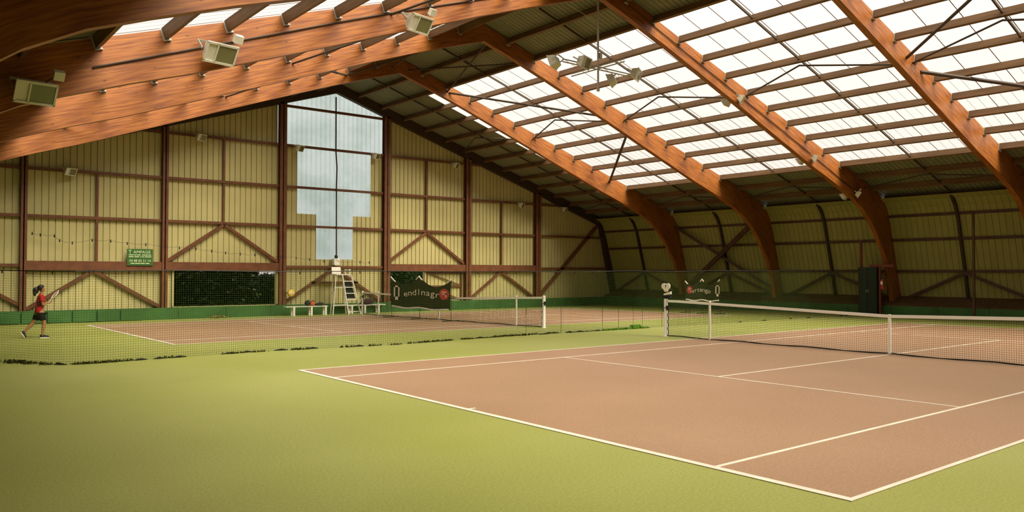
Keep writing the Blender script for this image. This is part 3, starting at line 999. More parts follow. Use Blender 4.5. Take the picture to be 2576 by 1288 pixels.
def flood(loc, label, s=1.0, group=None, **kw):
    r = thing('floodlight', loc, label, 'floodlight', group)
    flood_parts(r, s, loc=loc, **kw)
    return r
GL = 'floodlights on the timber frame'
flood((-4.02, 2.63, 5.22), 'shadowed cream floodlight at the far left, low on the timber frame', 1.0, GL, yaw=0.12)
flood((-0.66, 2.63, 6.53), 'cream floodlight with junction box, middle of the three on the left beam', 1.0, GL, yaw=0.16)
flood((4.26, 2.63, 8.13), 'cream floodlight with junction box high on the left beam near the ridge', 1.0, GL, yaw=0.18)
for (x, z), w in zip(((17.86, 8.12), (22.7, 6.42), (26.05, 5.20)), ('highest', 'middle', 'lowest')):
    flood((x, 2.73, z), 'cream floodlight facing the near court, %s on the right beam' % w, 0.62, GL, yaw=0.5, jbox=(w == 'lowest'))
    flood((x - 0.1, 3.27, z - 0.05), 'cream floodlight facing the far court, %s on the right beam' % w, 0.62, GL, yaw=PI + 0.2, jbox=False)
GN = ['leftmost, above the string of bulbs', 'above the wide opening', 'at the left edge of the tall milky window', 'at the right edge of the tall milky window',
      'right of the milky window, below the rafter', 'in the last full bay before the right corner', 'tucked under the rafter near the right corner']
for (x, z), n in zip(((-0.44, 5.78), (4.51, 7.65), (8.98, 7.63), (12.98, 7.63), (17.76, 7.58), (22.29, 5.70), (25.62, 5.62)), GN):
    flood((x, 20.58, z), 'small cream wall floodlight ' + n, 0.68, 'floodlights on the gable wall', yaw=0.5, tilt=0.45, jbox=False)
# conduit with the cable along the lamp-carrying frame
mb = MB(); mb.tube([(XR - d, 2.87, zz) for d, zz in ((14.0, 5.86), (12.8, 6.3), (10.3, 7.22), (8.7, 7.82), (7.2, 8.36), (4, 9.45), (1, 10.45))], 0.022, 6)
tag(obj('cable_conduit', mb, 'steel_dark'), 'dark cable run along the left timber beam between floodlights', 'cable')
mb = MB(); mb.tube([(XR + d, 2.87, zz) for d, zz in ((1, 10.4), (4, 9.3), (7, 8.25), (11, 6.85), (14.8, 5.45))], 0.016, 6)
tag(obj('cable_conduit', mb, 'steel_dark'), 'dark cable run along the right timber beam between floodlights', 'cable')

# hanging pole with four floodlights below the ridge
pl_ = thing('hanging_light_mast', (10.97, 3.0, 7.43), 'hanging pole below the ridge with cross arms for four floodlights', 'light mast')
mb = MB(); mb.tube([(10.96, 3.0, 10.5), (10.97, 3.0, 7.43)], 0.032, 10); mb.tube([(10.97, 3.0, 7.53), (10.97, 3.0, 7.43)], 0.05, 10); obj('pole', mb, 'galv', pl_)
for z in (8.10, 8.18):
    mb = MB(); mb.tube([(9.5, 3.0, z), (12.6, 3.0, z)], 0.02, 6); obj('cross_arm', mb, 'galv', pl_)
    mb = MB(); mb.tube([(10.97, 1.9, z + 0.02), (10.97, 4.2, z + 0.02)], 0.02, 6); obj('cross_arm', mb, 'galv', pl_)
mb = MB(); mb.box(11.0, 11.1, 2.95, 3.05, 8.45, 8.62); obj('junction_box', mb, 'galv', pl_)
for x, z in ((9.72, 9.86), (12.3, 9.87)):
    mb = MB(); mb.tube([(10.96, 3.0, 9.53), (x, 3.0, z)], 0.008, 5); obj('guy_wire', mb, 'galv', pl_)
for (x, y, z, a), w in zip(((10.15, 2.8, 8.15, 0.35), (9.55, 3.4, 8.2, PI + 0.5), (12.42, 2.8, 8.15, 0.55), (11.95, 3.35, 8.0, PI + 0.6)),
                           ('left front', 'left rear', 'right front', 'right rear')):
    flood((x, y, z), 'floodlight on the hanging pole below the ridge, %s of four' % w, 0.8, 'floodlights on the hanging pole', yaw=a, tilt=0.35, jbox=False)

# ------------------------------------------------------------------ things on the gable wall
# green sign
sg = thing('wall_sign', (2.18, YG - 0.3, 2.1), 'green rectangular sign with white lettering and a phone number on the wall beam', 'sign')
mb = MB(); mb.box(1.685, 2.675, YG - 0.315, YG - 0.28, 2.11, 2.79); obj('board', mb, 'sign', sg)
mb = MB(); YS = YG - 0.318
for s, size, zc, dx, spc in (('T', 0.21, 2.665, -0.385, 1.0), ('AMPAGE', 0.165, 2.66, 0.07, 1.05), ('04 88 82 51 14', 0.135, 2.305, 0.0, 1.0)):
    text_mesh(mb, s, size, lambda x, y, h, zc=zc, dx=dx: (2.18 + dx + x, YS - h, zc + y), spacing=spc)
for zc, segs in ((2.545, ((-.43, -.26), (-.24, -.15), (-.13, .02), (.07, .30), (.32, .42))), (2.47, ((-.43, -.25), (-.22, -.04), (0.0, .04), (.07, .15), (.18, .43))), (2.20, ((-.36, -.22), (-.20, 0.0), (.02, .18), (.21, .36)))):
    for a, b in segs:
        mb.box(2.18 + a, 2.18 + b, YS - 0.006, YS, zc - 0.016, zc + 0.016)
obj('lettering', mb, 'signprint', sg)
# string of bulbs
st = thing('string_lights', (5.0, YG - 0.35, 2.3), 'sagging string of small dark bulbs across the gable wall', 'string lights')
SP = [(-1.66, 3.30), (-1.39, 3.25), (-0.92, 3.23), (-0.74, 3.05), (-0.3, 2.97), (0.4, 3.10), (1.07, 3.08), (1.68, 3.0), (2.39, 2.97), (3.72, 2.86), (4.4, 2.83), (5.06, 2.75), (5.66, 2.68), (6.31, 2.64), (6.96, 2.61), (8.91, 2.50), (9.56, 2.44), (10.3, 2.36), (12.19, 2.34), (12.7, 2.33)]
pts = []
for a, b in zip(SP[:-1], SP[1:]):
    for k in range(4):
        f = k / 4
        pts.append((a[0] + (b[0] - a[0]) * f, YG - 0.33, a[1] + (b[1] - a[1]) * f - 0.06 * math.sin(PI * f) + 0.05))
pts.append((SP[-1][0], YG - 0.33, SP[-1][1]))
mb = MB(); mb.tube(pts, 0.005, 5); obj('cable', mb, 'black', st)
for i, (x, z) in enumerate(SP):
    mb = MB(); mb.lathe([(0.001, 0.05), (0.015, 0.05), (0.017, 0.0), (0.028, -0.03), (0.024, -0.06), (0.001, -0.08)], (x, YG - 0.33, z + 0.02), 8)
    obj('bulb', mb, 'black', st, True)
# pipe and box on the window axis
mb = MB(); mb.tube([(10.93, YG - 0.20, 10.3), (10.94, YG - 0.20, 7.7), (11.0, YG - 0.2, 6.9), (10.98, YG - 0.2, 6.0), (11.0, YG - 0.20, 2.7)], 0.035, 8)
tag(obj('down_pipe', mb, 'tie'), 'thin dark cable pipe running down the middle of the milky window', 'pipe')
eb = thing('electric_box', (10.97, YG - 0.3, 2.2), 'cream electric box with dark dome on top above the umpire chair', 'electric box')
mb = MB(); mb.box(10.83, 11.11, YG - 0.34, YG - 0.12, 2.20, 2.51); obj('case', mb, 'white', eb)
mb = MB()
for a, b in ((10.91, 2.42), (10.99, 2.39), (11.03, 2.35)): mb.box(a, a + 0.035, YG - 0.35, YG - 0.34, b, b + 0.03)
obj('switch', mb, 'black', eb)
mb = MB(); mb.ball((10.98, YG - 0.22, 2.60), 0.085, 12, sz=1.2); obj('dome', mb, 'dgreen', eb, True)
yd = thing('yellow_drum', (8.62, YG - 0.42, 0.72), 'round yellow drum hanging on the brown column left of the bench', 'drum')
mb = MB(); mb.lathe([(0.001, -0.08), (0.13, -0.08), (0.165, -0.04), (0.165, 0.05), (0.13, 0.08), (0.001, 0.08)], (8.63, YG - 0.44, 0.89), 20, 'y'); obj('drum_shell', mb, 'yellow', yd, True)
mb = MB(); mb.box(8.5, 8.76, YG - 0.535, YG - 0.52, 0.87, 0.91); obj('band', mb, 'white', yd)
mb = MB(); mb.box(8.40, 8.66, YG - 0.47, YG - 0.28, 0.88, 0.92); obj('hook', mb, 'steel', yd)

# ------------------------------------------------------------------ umpire chair, benches, bags
F0 = zf(19.9)
uc = thing('umpire_chair', (11.0, 19.9, F0), 'tall white umpire chair with ladder in front of the back wall', 'umpire chair')
def utube(nm, a, b, r=0.028):
    mb = MB(); mb.tube([a, b], r, 8); return obj(nm, mb, 'white', uc)
ST = 1.72
utube('leg', (10.33, 19.75, F0), (10.47, 19.75, ST)); utube('leg', (10.55, 20.45, F0), (10.62, 20.35, ST)); utube('leg', (11.35, 20.45, F0), (11.1, 20.35, ST))
ldl = ((11.07, 19.62, F0), (10.76, 19.68, ST)); ldr = ((11.70, 19.62, F0), (11.22, 19.68, ST))
utube('ladder_rail', *ldl, 0.038); utube('ladder_rail', *ldr, 0.038)
for k in range(6):
    f = 0.07 + k * 0.155
    a = Vector(ldl[0]).lerp(Vector(ldl[1]), f); b = Vector(ldr[0]).lerp(Vector(ldr[1]), f)
    mb = MB(); mb.box(a.x, b.x, a.y - 0.02, a.y + 0.14, a.z - 0.018, a.z + 0.018); obj('step', mb, 'white' if k in (0, 1, 5) else 'tape', uc)
mb = MB(); mb.hexa([(10.98, 19.80, 0.62), (11.50, 19.80, 0.62), (11.50, 19.82, 0.62), (10.98, 19.82, 0.62), (10.86, 19.80, 1.40), (11.28, 19.80, 1.40), (11.28, 19.82, 1.40), (10.86, 19.82, 1.40)]); obj('dark_panel', mb, 'black', uc)  # flat dark panel behind the middle ladder steps
for z in (0.32, 1.13):
    utube('stretcher', (10.38 + 0.03 * z, 19.75, z), (10.92 - 0.1 * z, 19.68, z), 0.02)
utube('stretcher', (10.37, 19.75, 0.9), (10.59, 20.4, 0.9), 0.02)
mb = MB(); mb.box(10.46, 11.18, 19.66, 20.3, ST, ST + 0.05); obj('seat', mb, 'white', uc)
mb = MB(); mb.hexa([(10.50, 20.2, ST + 0.05), (10.96, 20.2, ST + 0.05), (10.96, 20.24, ST + 0.05), (10.50, 20.24, ST + 0.05), (10.50, 20.28, 2.10), (10.96, 20.28, 2.10), (10.96, 20.32, 2.10), (10.50, 20.32, 2.10)]); obj('backrest', mb, 'white', uc)
mb = MB(); mb.tube([(11.17, 20.2, ST), (11.17, 20.2, ST + 0.26), (11.15, 19.72, ST + 0.24), (11.17, 19.7, ST)], 0.022, 8); mb.box(11.12, 11.22, 19.72, 20.15, ST + 0.24, ST + 0.27); obj('armrest', mb, 'white', uc)

def bench(x0, x1, y, z, label, legs, wd=0.34):
    r = thing('bench', ((x0 + x1) / 2, y, zf(y)), label, 'bench', 'benches by the back wall')
    for k in range(3):
        a = y - wd / 2 + k * wd / 3
        mb = MB(); mb.box(x0, x1, a, a + wd / 3 - 0.015, z - 0.035, z); obj('seat_slat', mb, 'white', r)
    for x in legs:
        for yy in (y - wd / 2 + 0.03, y + wd / 2 - 0.06):
            mb = MB(); mb.box(x - 0.04, x + 0.04, yy - 0.03, yy + 0.03, zf(y), z - 0.035); obj('leg', mb, 'white', r)
    return r
bench(8.12, 10.15, 20.05, 0.30, 'white slatted bench left of the umpire chair with a bag on it', (8.5, 9.35, 10.05))
bench(10.65, 13.42, 20.47, 0.28, 'white slatted bench behind the umpire chair and ladder', (11.6, 12.3, 13.05))

def bag(x, y, z, sx, sy, sz, m, label, strap='black'):
    r = thing('sports_bag', (x, y, z), label, 'bag')
    mb = MB(); n = len(mb.v)
    mb.ball((x, y, z + sz / 2), 0.5, 16, sx, sy, sz)
    mb.v = [(a, b, max(c, z)) for a, b, c in mb.v]
    obj('bag_body', mb, m, r, True)
    mb = MB(); mb.tube([(x - sx * 0.3, y - sy * 0.2, z + sz * 0.8), (x - sx * 0.1, y - sy * 0.25, z + sz * 1.12), (x + sx * 0.15, y - sy * 0.25, z + sz * 1.1), (x + sx * 0.3, y - sy * 0.2, z + sz * 0.75)], 0.014, 6)
    obj('handle', mb, strap, r)
    return r
bag(9.20, 20.05, 0.30, 0.26, 0.28, 0.25, 'black', 'black bag standing on the left white bench')
bag(9.43, 20.02, 0.30, 0.24, 0.24, 0.22, 'bagred', 'orange-red cloth bundle on the left white bench')
bag(9.80, 20.05, 0.30, 0.50, 0.24, 0.13, 'black', 'low black racket bag lying on the left white bench')
bag(12.50, 20.45, 0.28, 0.75, 0.30, 0.27, 'bagpurple', 'dark purple sports bag on the bench by the umpire chair')

# heap of dry leaves at the kick board
mb = MB()
for _ in range(260):
    a = random.gauss(0, 0.24); b = random.gauss(0, 0.09)
    x, y = 5.25 + a, 20.35 + b; z = zf(y) + 0.01 + max(0, 0.13 - abs(a) * 0.25) * random.random()
    s = 0.05; an = random.random() * PI; t = random.uniform(-0.5, 0.5)
    mb.quad((x, y, z), (x + s * math.cos(an), y + s * math.sin(an), z + s * t * 0.4), (x + s * 0.6 * math.cos(an) - s * math.sin(an), y + s * math.cos(an), z + s * 0.4), (x - s * math.sin(an) * 0.7, y + s * 0.6 * math.cos(an), z + s * 0.3))
tag(obj('dry_leaves', mb, 'straw'), 'small heap of dry leaves on the floor below the wide opening', 'leaves', kind='stuff')

# ------------------------------------------------------------------ practice banners
def banner(label, P, W, zlow, tops, txt, mirror, badge_x, box_x, size, xs=1.15):
    """P(s, z, h): s runs 0..W left to right as seen, h towards the viewer"""
    c = P(W / 2, 0, 0)
    r = thing('practice_banner', c, label, 'banner')
    mb = MB(); N = 32
    def ztop(s):
        f = s / W * 2
        i = min(1, int(f)); q = f - i
        a, b = tops[i], tops[i + 1]
        sag = 0.36 * (tops[1] - zlow) / 1.35
        return a + (b - a) * q - sag * (1 - (2 * q - 1) ** 2) ** 0.9
    rows = 5
    for i in range(N):
        s0, s1 = W * i / N, W * (i + 1) / N
        for j in range(rows):
            f0, f1 = j / rows, (j + 1) / rows
            w = lambda s, f: 0.02 * math.sin(s * 3.1 + f * 2)
            z = lambda s, f: zlow + (ztop(s) - zlow) * f
            mb.quad(P(s0, z(s0, f0), w(s0, f0)), P(s1, z(s1, f0), w(s1, f0)), P(s1, z(s1, f1), w(s1, f1)), P(s0, z(s0, f1), w(s0, f1)))
    obj('panel', mb, 'banner', r)
    for s, i in ((0, 0), (W / 2, 1), (W, 2)):
        p = P(s, 0, -0.03)
        mb = MB(); mb.tube([(p[0], p[1], zf(p[1])), P(s, tops[i], -0.03)], 0.011, 6); obj('stand_pole', mb, 'banner', r)
        p0, p1 = P(s, 0, -0.4), P(s, 0, 0.4)
        mb = MB(); mb.tube([(p0[0], p0[1], zf(p0[1]) + 0.02), (p1[0], p1[1], zf(p1[1]) + 0.02)], 0.018, 6); obj('stand_foot', mb, 'banner', r)
    e = 0.17 * W / 2
    for s0, s1 in ((0, e), (W / 2 - e * 0.6, W / 2), (W / 2, W / 2 + e * 0.6), (W - e * 0.5, W)):
        mb = MB(); q = [s0 + (s1 - s0) * k / 4 for k in range(5)]
        mb.tube([P(s, ztop(s), 0.015) for s in q], 0.028, 6); obj('edge_piping', mb, 'tape', r)
    mb = MB(); mb.tube([P(W * (0.03 + 0.95 * k / 12), zlow + 0.03 * math.cos(k / 12 * 4 * PI), 0.02) for k in range(13)], 0.035, 6); obj('hem_tape', mb, 'tape', r)
    n = len(txt); zc = zlow + 0.42 * (tops[1] - zlow)
    for k, ch in enumerate(txt):
        f = (k + 0.5) / n; s = W * (0.20 + 0.55 * f) if not mirror else W * (0.24 + 0.60 * f)
        zz = zc + 0.11 * math.sin(PI * f) * size / 0.4
        mb = MB(); text_mesh(mb, ch, size, lambda x, y, h, s=s, zz=zz: P(s + x * xs, zz + y, 0.03 + h)); obj('letter', mb, 'print', r)
    mb = MB(); rr = size * 0.62
    mb.prism([(rr * math.cos(2 * PI * k / 20), rr * math.sin(2 * PI * k / 20)) for k in range(20)], 0.028, 0.034, 'xy')
    mb.v = [tuple(P(badge_x * W + x * xs * 0.75, zc + 0.06 + y, h)) for x, y, h in mb.v]
    bd = obj('badge', mb, 'red', r)
    mb = MB(); k_ = rr * 0.5
    for a, b, c_, d in ((-k_, k_, k_ * 0.55, k_), (-k_, k_, -k_ * 0.15, k_ * 0.25), (k_ * 0.5, k_, -k_, k_ * 0.25)):
        mb.hexa([P(badge_x * W + x * xs * 0.75, zc + 0.06 + y, h) for h in (0.034, 0.04) for x, y in ((a, c_), (b, c_), (b, d), (a, d))])
    obj('badge_mark', mb, 'pink', bd)
    bw, bh = size * 0.40, size * 0.85
    mb = MB()
    for a, b, c_, d in ((-bw, bw, bh * 0.8, bh), (-bw, bw, -bh, -bh * 0.55), (-bw, -bw * 0.55, -bh, bh), (bw * 0.55, bw, -bh, bh)):
        mb.hexa([P(box_x * W + x * xs * 0.8, zc + 0.05 + y, h) for h in (0.03, 0.036) for x, y in ((a, c_), (b, c_), (b, d), (a, d))])
    obj('box_mark', mb, 'print', r)
    return r
banner('dark green practice banner with scalloped top and white lettering before the far net', lambda s, z, h: (11.42 - h, 16.3 - s, z), 4.65, 0.36, (1.66, 1.70, 1.56),
       'endlnagr', True, 0.91, 0.115, 0.36, 2.1)
banner('small dark banner with red badge beyond the near net post', lambda s, z, h: (24.2 - h, 10.40 - s, z), 2.0, 0.56, (1.47, 1.56, 1.54),
       'artengo', False, 0.14, 0.95, 0.30, 1.2)

# ------------------------------------------------------------------ score stand on the net post
sc_ = thing('scoreboard', (11.885, 1.06, 1.08), 'white flip score cards clipped above the near net post', 'scoreboard')
mb = MB(); mb.tube([(11.885, 1.1, 1.08), (11.885, 1.08, 1.62)], 0.022, 6); mb.box(11.85, 11.92, 0.92, 1.2, 1.12, 1.20); obj('stem', mb, 'black', sc_)
for yc in (1.145, 1.0):
    mb = MB(); mb.lathe([(0.001, -0.012), (0.09, -0.012), (0.09, 0.012), (0.001, 0.012)], (11.84, yc, 1.47), 14, 'x'); obj('score_card', mb, 'white', sc_)
mb = MB(); mb.prism([(1.21, 1.46), (0.94, 1.46), (1.02, 1.31), (1.12, 1.31)], 11.83, 11.86, 'yz'); obj('score_card', mb, 'white', sc_)
mb = MB(); mb.hexa([(11.82, 1.14, 1.205), (11.82, 0.88, 1.24), (11.87, 0.88, 1.24), (11.87, 1.14, 1.205), (11.82, 1.14, 1.25), (11.82, 0.88, 1.32), (11.87, 0.88, 1.32), (11.87, 1.14, 1.25)]); obj('card_tray', mb, 'white', sc_)

# ------------------------------------------------------------------ locker, red post and extinguisher at the right wall
lk = thing('locker', (28.72, 3.63, 0), 'tall dark green locker at the end of the divider net by the right wall', 'locker')
mb = MB(); mb.box(28.55, 28.95, 3.2, 4.06, 0.0, 2.13); obj('body', mb, 'dgreen', lk)
for a, b in ((3.22, 3.62), (3.64, 4.04)):
    mb = MB(); mb.box(28.53, 28.55, a, b, 0.06, 2.09); d = obj('door', mb, 'dgreen', lk)
    mb = MB(); yy = 3.59 if a < 3.5 else 3.67
    mb.box(28.505, 28.53, yy - 0.01, yy + 0.01, 1.0, 1.14); obj('handle', mb, 'galv', d)
gt = thing('post_frame', (28.7, 2.85, 0), 'dark red steel post and cross bar beside the locker', 'post')
mb = MB(); mb.box(28.65, 28.73, 3.08, 3.16, 0, 2.2); obj('upright', mb, 'redsteel', gt)
mb = MB(); mb.box(28.66, 28.74, 2.5, 3.6, 2.13, 2.25); obj('cross_bar', mb, 'redsteel', gt)
mb = MB(); mb.box(28.72, 28.80, 3.98, 4.08, 2.13, 3.30); obj('upright', mb, 'redsteel', gt)
ex = thing('fire_extinguisher', (28.62, 2.98, 1.15), 'red fire extinguisher hanging on the red post beside the locker', 'fire extinguisher')
mb = MB(); mb.lathe([(0.001, 0), (0.075, 0), (0.08, 0.02), (0.08, 0.36), (0.05, 0.42), (0.025, 0.44), (0.025, 0.48), (0.001, 0.48)], (28.62, 2.98, 1.15), 14); obj('cylinder_body', mb, 'red', ex, True)
mb = MB(); mb.box(28.60, 28.64, 2.90, 3.02, 1.62, 1.66); mb.tube([(28.6, 2.92, 1.64), (28.55, 2.88, 1.5), (28.54, 2.9, 1.3)], 0.012, 6); obj('hose_and_lever', mb, 'black', ex)
mb = MB(); mb.box(28.535, 28.545, 2.93, 3.03, 1.36, 1.50); obj('paper_label', mb, 'print', ex)
mb = MB(); mb.box(28.46, 28.54, -0.87, -0.79, 0, 4.35)
tag(obj('wall_pole', mb, 'ledge'), 'thin brown pole standing before the right wall in the near bay', 'pole')

# ------------------------------------------------------------------ player
Y0 = 12.4; G0 = zf(Y0)
pr = thing('person', (-2.5, Y0, G0), 'player in red top and black shorts running with a racket before the back wall', 'person')
def skin_body(name, verts, edges, m, parent, root, sub=2):
    me = bpy.data.meshes.new(name)
    me.from_pydata([v[:3] for v in verts], edges, [])
    o = bpy.data.objects.new(name, me); COL.objects.link(o)
    o.parent = parent; o.matrix_parent_inverse = Matrix.Translation(-WORLD[parent.name])
    sk = o.modifiers.new('skin', 'SKIN'); sk.use_smooth_shade = True
    if not me.skin_vertices: me.attributes.new('skin', 'FLOAT', 'POINT')
    for i, v in enumerate(verts):
        r = v[3] if isinstance(v[3], (tuple, list)) else (v[3], v[3])
        me.skin_vertices[0].data[i].radius = r
        me.skin_vertices[0].data[i].use_root = (i == root)
    ss = o.modifiers.new('sub', 'SUBSURF'); ss.levels = sub; ss.render_levels = sub
    me.materials.append(M[m])
    return o
def pt(x, dy, z, r): return (x, Y0 + dy, z, r)
# near side of the body is -y (the player's right side, as she runs towards +x)
V = []; E = []
def add(*a):
    V.append(pt(*a)); return len(V) - 1
def chain(start, pts_):
    p = start
    for q in pts_:
        i = add(*q); E.append((p, i)); p = i
    return p
pel = add(-2.53, 0, 0.70, (0.125, 0.105))
ches = chain(pel, [(-2.53, 0, 0.86, (0.115, 0.085)), (-2.50, 0, 1.02, (0.14, 0.095)), (-2.495, 0, 1.14, (0.13, 0.08))])
neck = chain(ches, [(-2.485, 0, 1.22, 0.045), (-2.472, 0, 1.27, 0.05)])
chain(neck, [(-2.475, 0, 1.325, (0.072, 0.078)), (-2.482, 0, 1.385, (0.074, 0.085)), (-2.488, 0, 1.43, (0.05, 0.06))])
n2 = len(V) - 3
E.append((n2, add(-2.398, 0, 1.335, 0.012)))                                             # nose
# arms
def arm(dy, sh, el, wr):
    s = chain(ches, [(sh[0], dy, sh[1], 0.052)])
    p = chain(s, [(el[0], dy * 1.25, el[1], 0.038), (wr[0], dy * 0.65, wr[1], 0.026)])
    d = Vector((wr[0] - el[0], 0, wr[1] - el[1])).normalized()
    palm = chain(p, [(wr[0] + d.x * 0.05, dy * 0.55, wr[1] + d.z * 0.05, (0.034, 0.018))])
    sg = 1 if dy > 0 else -1
    for k in range(4):                                                                    # four curled fingers
        a = (k - 1.5) * 0.018
        ln = (0.026, 0.030, 0.028, 0.022)[k]
        b = Vector((wr[0] + d.x * 0.085, 0, wr[1] + d.z * 0.085))
        chain(palm, [(b.x - d.z * a, dy * 0.5, b.z + d.x * a, 0.009), (b.x + d.x * ln - d.z * a, dy * 0.5 - sg * 0.022, b.z + d.z * ln + d.x * a, 0.008), (b.x + d.x * ln * 0.7 - d.z * a, dy * 0.5 - sg * 0.045, b.z + d.z * ln * 0.7 + d.x * a, 0.008)])
    chain(palm, [(wr[0] + d.x * 0.06 - d.z * 0.03, dy * 0.5 - sg * 0.015, wr[1] + d.z * 0.06 + d.x * 0.03, 0.010), (wr[0] + d.x * 0.085 - d.z * 0.035, dy * 0.45 - sg * 0.035, wr[1] + d.z * 0.085 + d.x * 0.035, 0.009)])
arm(-0.155, (-2.50, 1.13), (-2.475, 0.88), (-2.365, 0.93))
arm(0.155, (-2.485, 1.13), (-2.44, 0.90), (-2.33, 0.95))
# legs: front leg straight, rear leg trailing
chain(pel, [(-2.49, -0.085, 0.62, 0.088), (-2.415, -0.085, 0.36, 0.056), (-2.435, -0.085, 0.25, 0.055), (-2.455, -0.085, 0.04, 0.033), (-2.46, -0.085, -0.01, 0.034), (-2.38, -0.085, -0.04, 0.028)])
chain(pel, [(-2.57, 0.085, 0.62, 0.088), (-2.665, 0.085, 0.37, 0.056), (-2.74, 0.085, 0.29, 0.055), (-2.885, 0.085, 0.125, 0.033), (-2.91, 0.085, 0.085, 0.034), (-2.915, 0.085, -0.0, 0.028)])
skin_body('body', V, E, 'skin', pr, pel)
# jersey
V = []; E = []
pel = add(-2.54, 0, 0.62, (0.14, 0.125))
c = chain(pel, [(-2.535, 0, 0.72, (0.138, 0.118)), (-2.53, 0, 0.84, (0.135, 0.11)), (-2.505, 0, 1.0, (0.155, 0.118)), (-2.495, 0, 1.12, (0.15, 0.10)), (-2.487, 0, 1.205, (0.07, 0.06))])
for dy, sh, el in ((-0.165, (-2.50, 1.125), (-2.485, 0.965)), (0.165, (-2.485, 1.125), (-2.46, 0.97))):
    s = chain(4, [(sh[0], dy, sh[1], 0.066)]); chain(s, [(el[0], dy * 1.2, el[1], 0.058)])
skin_body('jersey', V, E, 'shirt', pr, pel)
mb = MB(); mb.ball((-2.545, Y0 - 0.115, 0.93), 0.05, 12, 1.1, 0.5, 2.2); obj('jersey_side_panel', mb, 'navy', pr, True)
# shorts
V = []; E = []
pel = add(-2.532, 0, 0.69, (0.14, 0.115))
chain(pel, [(-2.495, -0.085, 0.58, 0.10), (-2.455, -0.085, 0.46, 0.095), (-2.45, -0.085, 0.43, 0.09)])
chain(pel, [(-2.57, 0.085, 0.58, 0.10), (-2.615, 0.085, 0.47, 0.095), (-2.625, 0.085, 0.44, 0.09)])
skin_body('shorts', V, E, 'shorts', pr, pel)
# hair with ponytail
mb = MB(); mb.ball((-2.50, Y0, 1.385), 0.102, 18, 1.02, 0.92, 0.88)
for i, (x, y, z) in enumerate(mb.v):
    if x > -2.455 and z < 1.41: mb.v[i] = (-2.455, y, z)
mb.ball((-2.63, Y0, 1.31), 0.085, 14, 0.95, 0.75, 1.15); mb.tube([(-2.59, Y0, 1.37), (-2.54, Y0, 1.39)], 0.035, 8); mb.tube([(-2.65, Y0, 1.27), (-2.66, Y0, 1.2), (-2.65, Y0, 1.14)], [0.06, 0.04, 0.012], 8)
obj('hair', mb, 'hair', pr, True)
for s in (-1, 1):
    mb = MB(); mb.ball((-2.408, Y0 + s * 0.032, 1.352), 0.011, 8); obj('eye', mb, 'black', pr, True)
    mb = MB(); mb.ball((-2.475, Y0 + s * 0.082, 1.34), 0.022, 8, 1, 0.5, 1.3); obj('ear', mb, 'skin', pr, True)
mb = MB(); mb.ball((-2.402, Y0, 1.292), 0.018, 8, 0.4, 1.2, 0.45); obj('mouth', mb, 'bagred', pr, True)
# shoes
def shoe(name, heel, toe, y, lift=0):
    h, t = Vector((heel[0], y, heel[1])), Vector((toe[0], y, toe[1]))
    d = (t - h).normalized(); u = Vector((-d.z, 0, d.x)); wv = Vector((0, 1, 0))
    mb = MB(); L = (t - h).length
    prof = [(0, .03, .075), (.15, .038, .085), (.4, .036, .075), (.65, .044, .055), (.85, .042, .045), (1.0, .022, .03)]
    for (f0, w0, t0), (f1, w1, t1) in zip(prof[:-1], prof[1:]):
        a, b = h + d * L * f0, h + d * L * f1
        mb.hexa([a - wv * w0, b - wv * w1, b + wv * w1, a + wv * w0, a - wv * w0 * .75 + u * t0, b - wv * w1 * .75 + u * t1, b + wv * w1 * .75 + u * t1, a + wv * w0 * .75 + u * t0])
    s = obj('shoe', mb, 'black', pr)
    mb = MB()
    for (f0, w0, t0), (f1, w1, t1) in zip(prof[:-1], prof[1:]):
        a, b = h + d * L * f0, h + d * L * f1
        mb.hexa([a - wv * (w0 + .004) - u * .022, b - wv * (w1 + .004) - u * .022, b + wv * (w1 + .004) - u * .022, a + wv * (w0 + .004) - u * .022, a - wv * (w0 + .004), b - wv * (w1 + .004), b + wv * (w1 + .004), a + wv * (w0 + .004)])
    obj('sole', mb, 'white', s)
shoe('shoe', (-2.525, G0 + 0.022), (-2.285, G0 + 0.022), Y0 - 0.085)
shoe('shoe', (-2.97, G0 + 0.19), (-2.87, G0 + 0.02), Y0 + 0.085)
# racket, held in the hand
rk = thing('tennis_racket', (-2.33, Y0 - 0.07, 0.95), 'tennis racket held up in front of the player in red', 'racket')
A = Vector((-2.33, Y0 - 0.08, 0.93)); D = Vector((0.55, -0.10, 0.78)).normalized()
mb = MB(); mb.tube([A - D * 0.06, A + D * 0.12], 0.016, 8); obj('grip', mb, 'white', rk)
mb = MB(); thr = A + D * 0.12; cen = A + D * 0.30; S_ = D.cross(Vector((0, 1, 0))).normalized()
S_ = (S_ * 0.12 + Vector((0, 1, 0)) * 0.99).normalized(); S_ = (S_ - D * S_.dot(D)).normalized()
ring = [cen + D * (0.155 * math.sin(a)) + S_ * (0.115 * math.cos(a)) for a in [2 * PI * k / 24 for k in range(25)]]
mb.tube(ring, 0.011, 6, False); mb.tube([thr, cen - D * 0.12 + S_ * 0.07], 0.009, 6); mb.tube([thr, cen - D * 0.12 - S_ * 0.07], 0.009, 6); obj('hoop', mb, 'white', rk)
mb = MB()
for k in range(-5, 6):
    q = k / 6; e = math.sqrt(1 - q * q)
    mb.strand(cen + S_ * 0.115 * q - D * 0.155 * e, cen + S_ * 0.115 * q + D * 0.155 * e, 0.0012)
    mb.strand(cen + D * 0.155 * q - S_ * 0.115 * e, cen + D * 0.155 * q + S_ * 0.115 * e, 0.0012)
obj('strings', mb, 'print', rk)
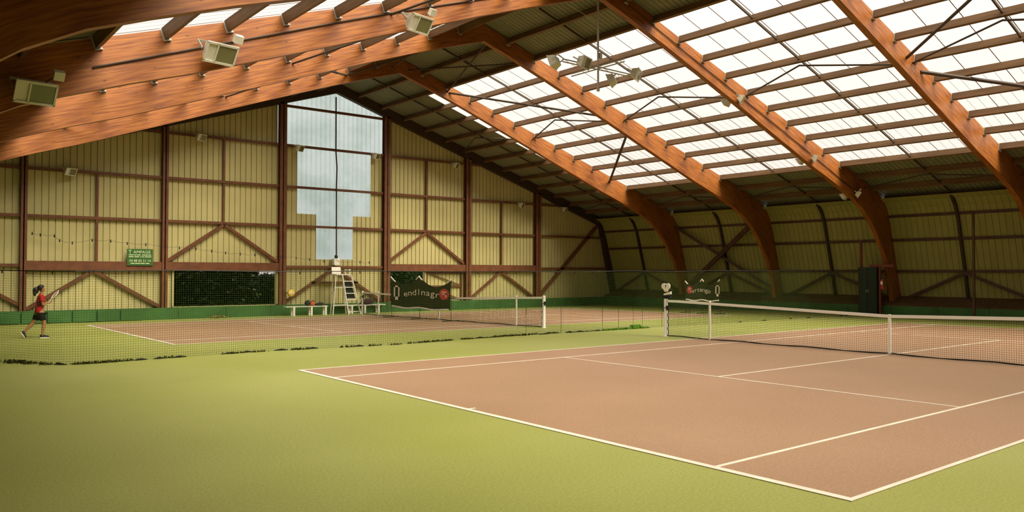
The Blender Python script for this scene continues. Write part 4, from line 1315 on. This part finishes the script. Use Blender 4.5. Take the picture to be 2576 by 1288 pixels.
# ball in flight
bl = MB(); bl.ball((10.11, 8.0, 1.62), 0.034, 16); tag(obj('tennis_ball', bl, 'ball', None, True), 'yellow-green tennis ball in flight over the far court', 'ball')

# ------------------------------------------------------------------ trees outside the openings
def tree(x, y, rx, h, n, m, label, z0=-0.35):
    r = thing('hedge_tree', (x, y, z0), label, 'tree', 'trees outside the back wall')
    mb = MB(); mb.tube([(x, y, z0), (x + 0.1, y, z0 + h * 0.35), (x - 0.1, y, z0 + h * 0.8)], [0.14, 0.1, 0.04], 8)
    for k in range(5):
        a = k * 1.3; mb.tube([(x, y, z0 + h * (0.25 + 0.1 * k)), (x + rx * 0.7 * math.cos(a), y + rx * 0.5 * math.sin(a), z0 + h * (0.45 + 0.1 * k))], [0.05, 0.015], 6)
    obj('trunk', mb, 'bark', r)
    mb = MB()
    for _ in range(n):
        a = random.random() * 2 * PI; f = random.random()
        rr = rx * (0.55 + 0.45 * random.random()) * (1 - 0.35 * f ** 3)
        px, py, pz = x + rr * math.cos(a), y + 0.7 * rr * math.sin(a), z0 + 0.05 + h * f
        s = 0.10 + 0.10 * random.random()
        u = Vector((random.gauss(0, 1), random.gauss(0, 1), random.gauss(0, 1))).normalized(); v = u.orthogonal().normalized()
        c = Vector((px, py, pz)); mb.cur = 1 if random.random() < 0.03 else 0
        mb.quad(c - u * s, c - v * s * 0.5, c + u * s, c + v * s * 0.5)
    o = obj('foliage', mb, [m, 'leafglint'], r); o['kind'] = 'stuff'
    return r
for i, (x, rx, h, l) in enumerate(((3.2, 1.5, 4.2, 'left'), (5.3, 1.6, 4.4, 'left middle'), (7.0, 1.45, 3.6, 'right middle'), (9.35, 1.3, 2.0, 'right'))):
    tree(x, 23.9, rx, h, 7000, 'leaf', 'dark leafy tree outside the wide opening, %s of four' % l)
tree(16.6, 23.9, 1.7, 2.55, 6000, 'leaf2', 'bright green tree outside the small opening behind the banner')
tree(19.6, 25.4, 1.9, 3.2, 5000, 'leaf2', 'green tree outside, right of the small opening')
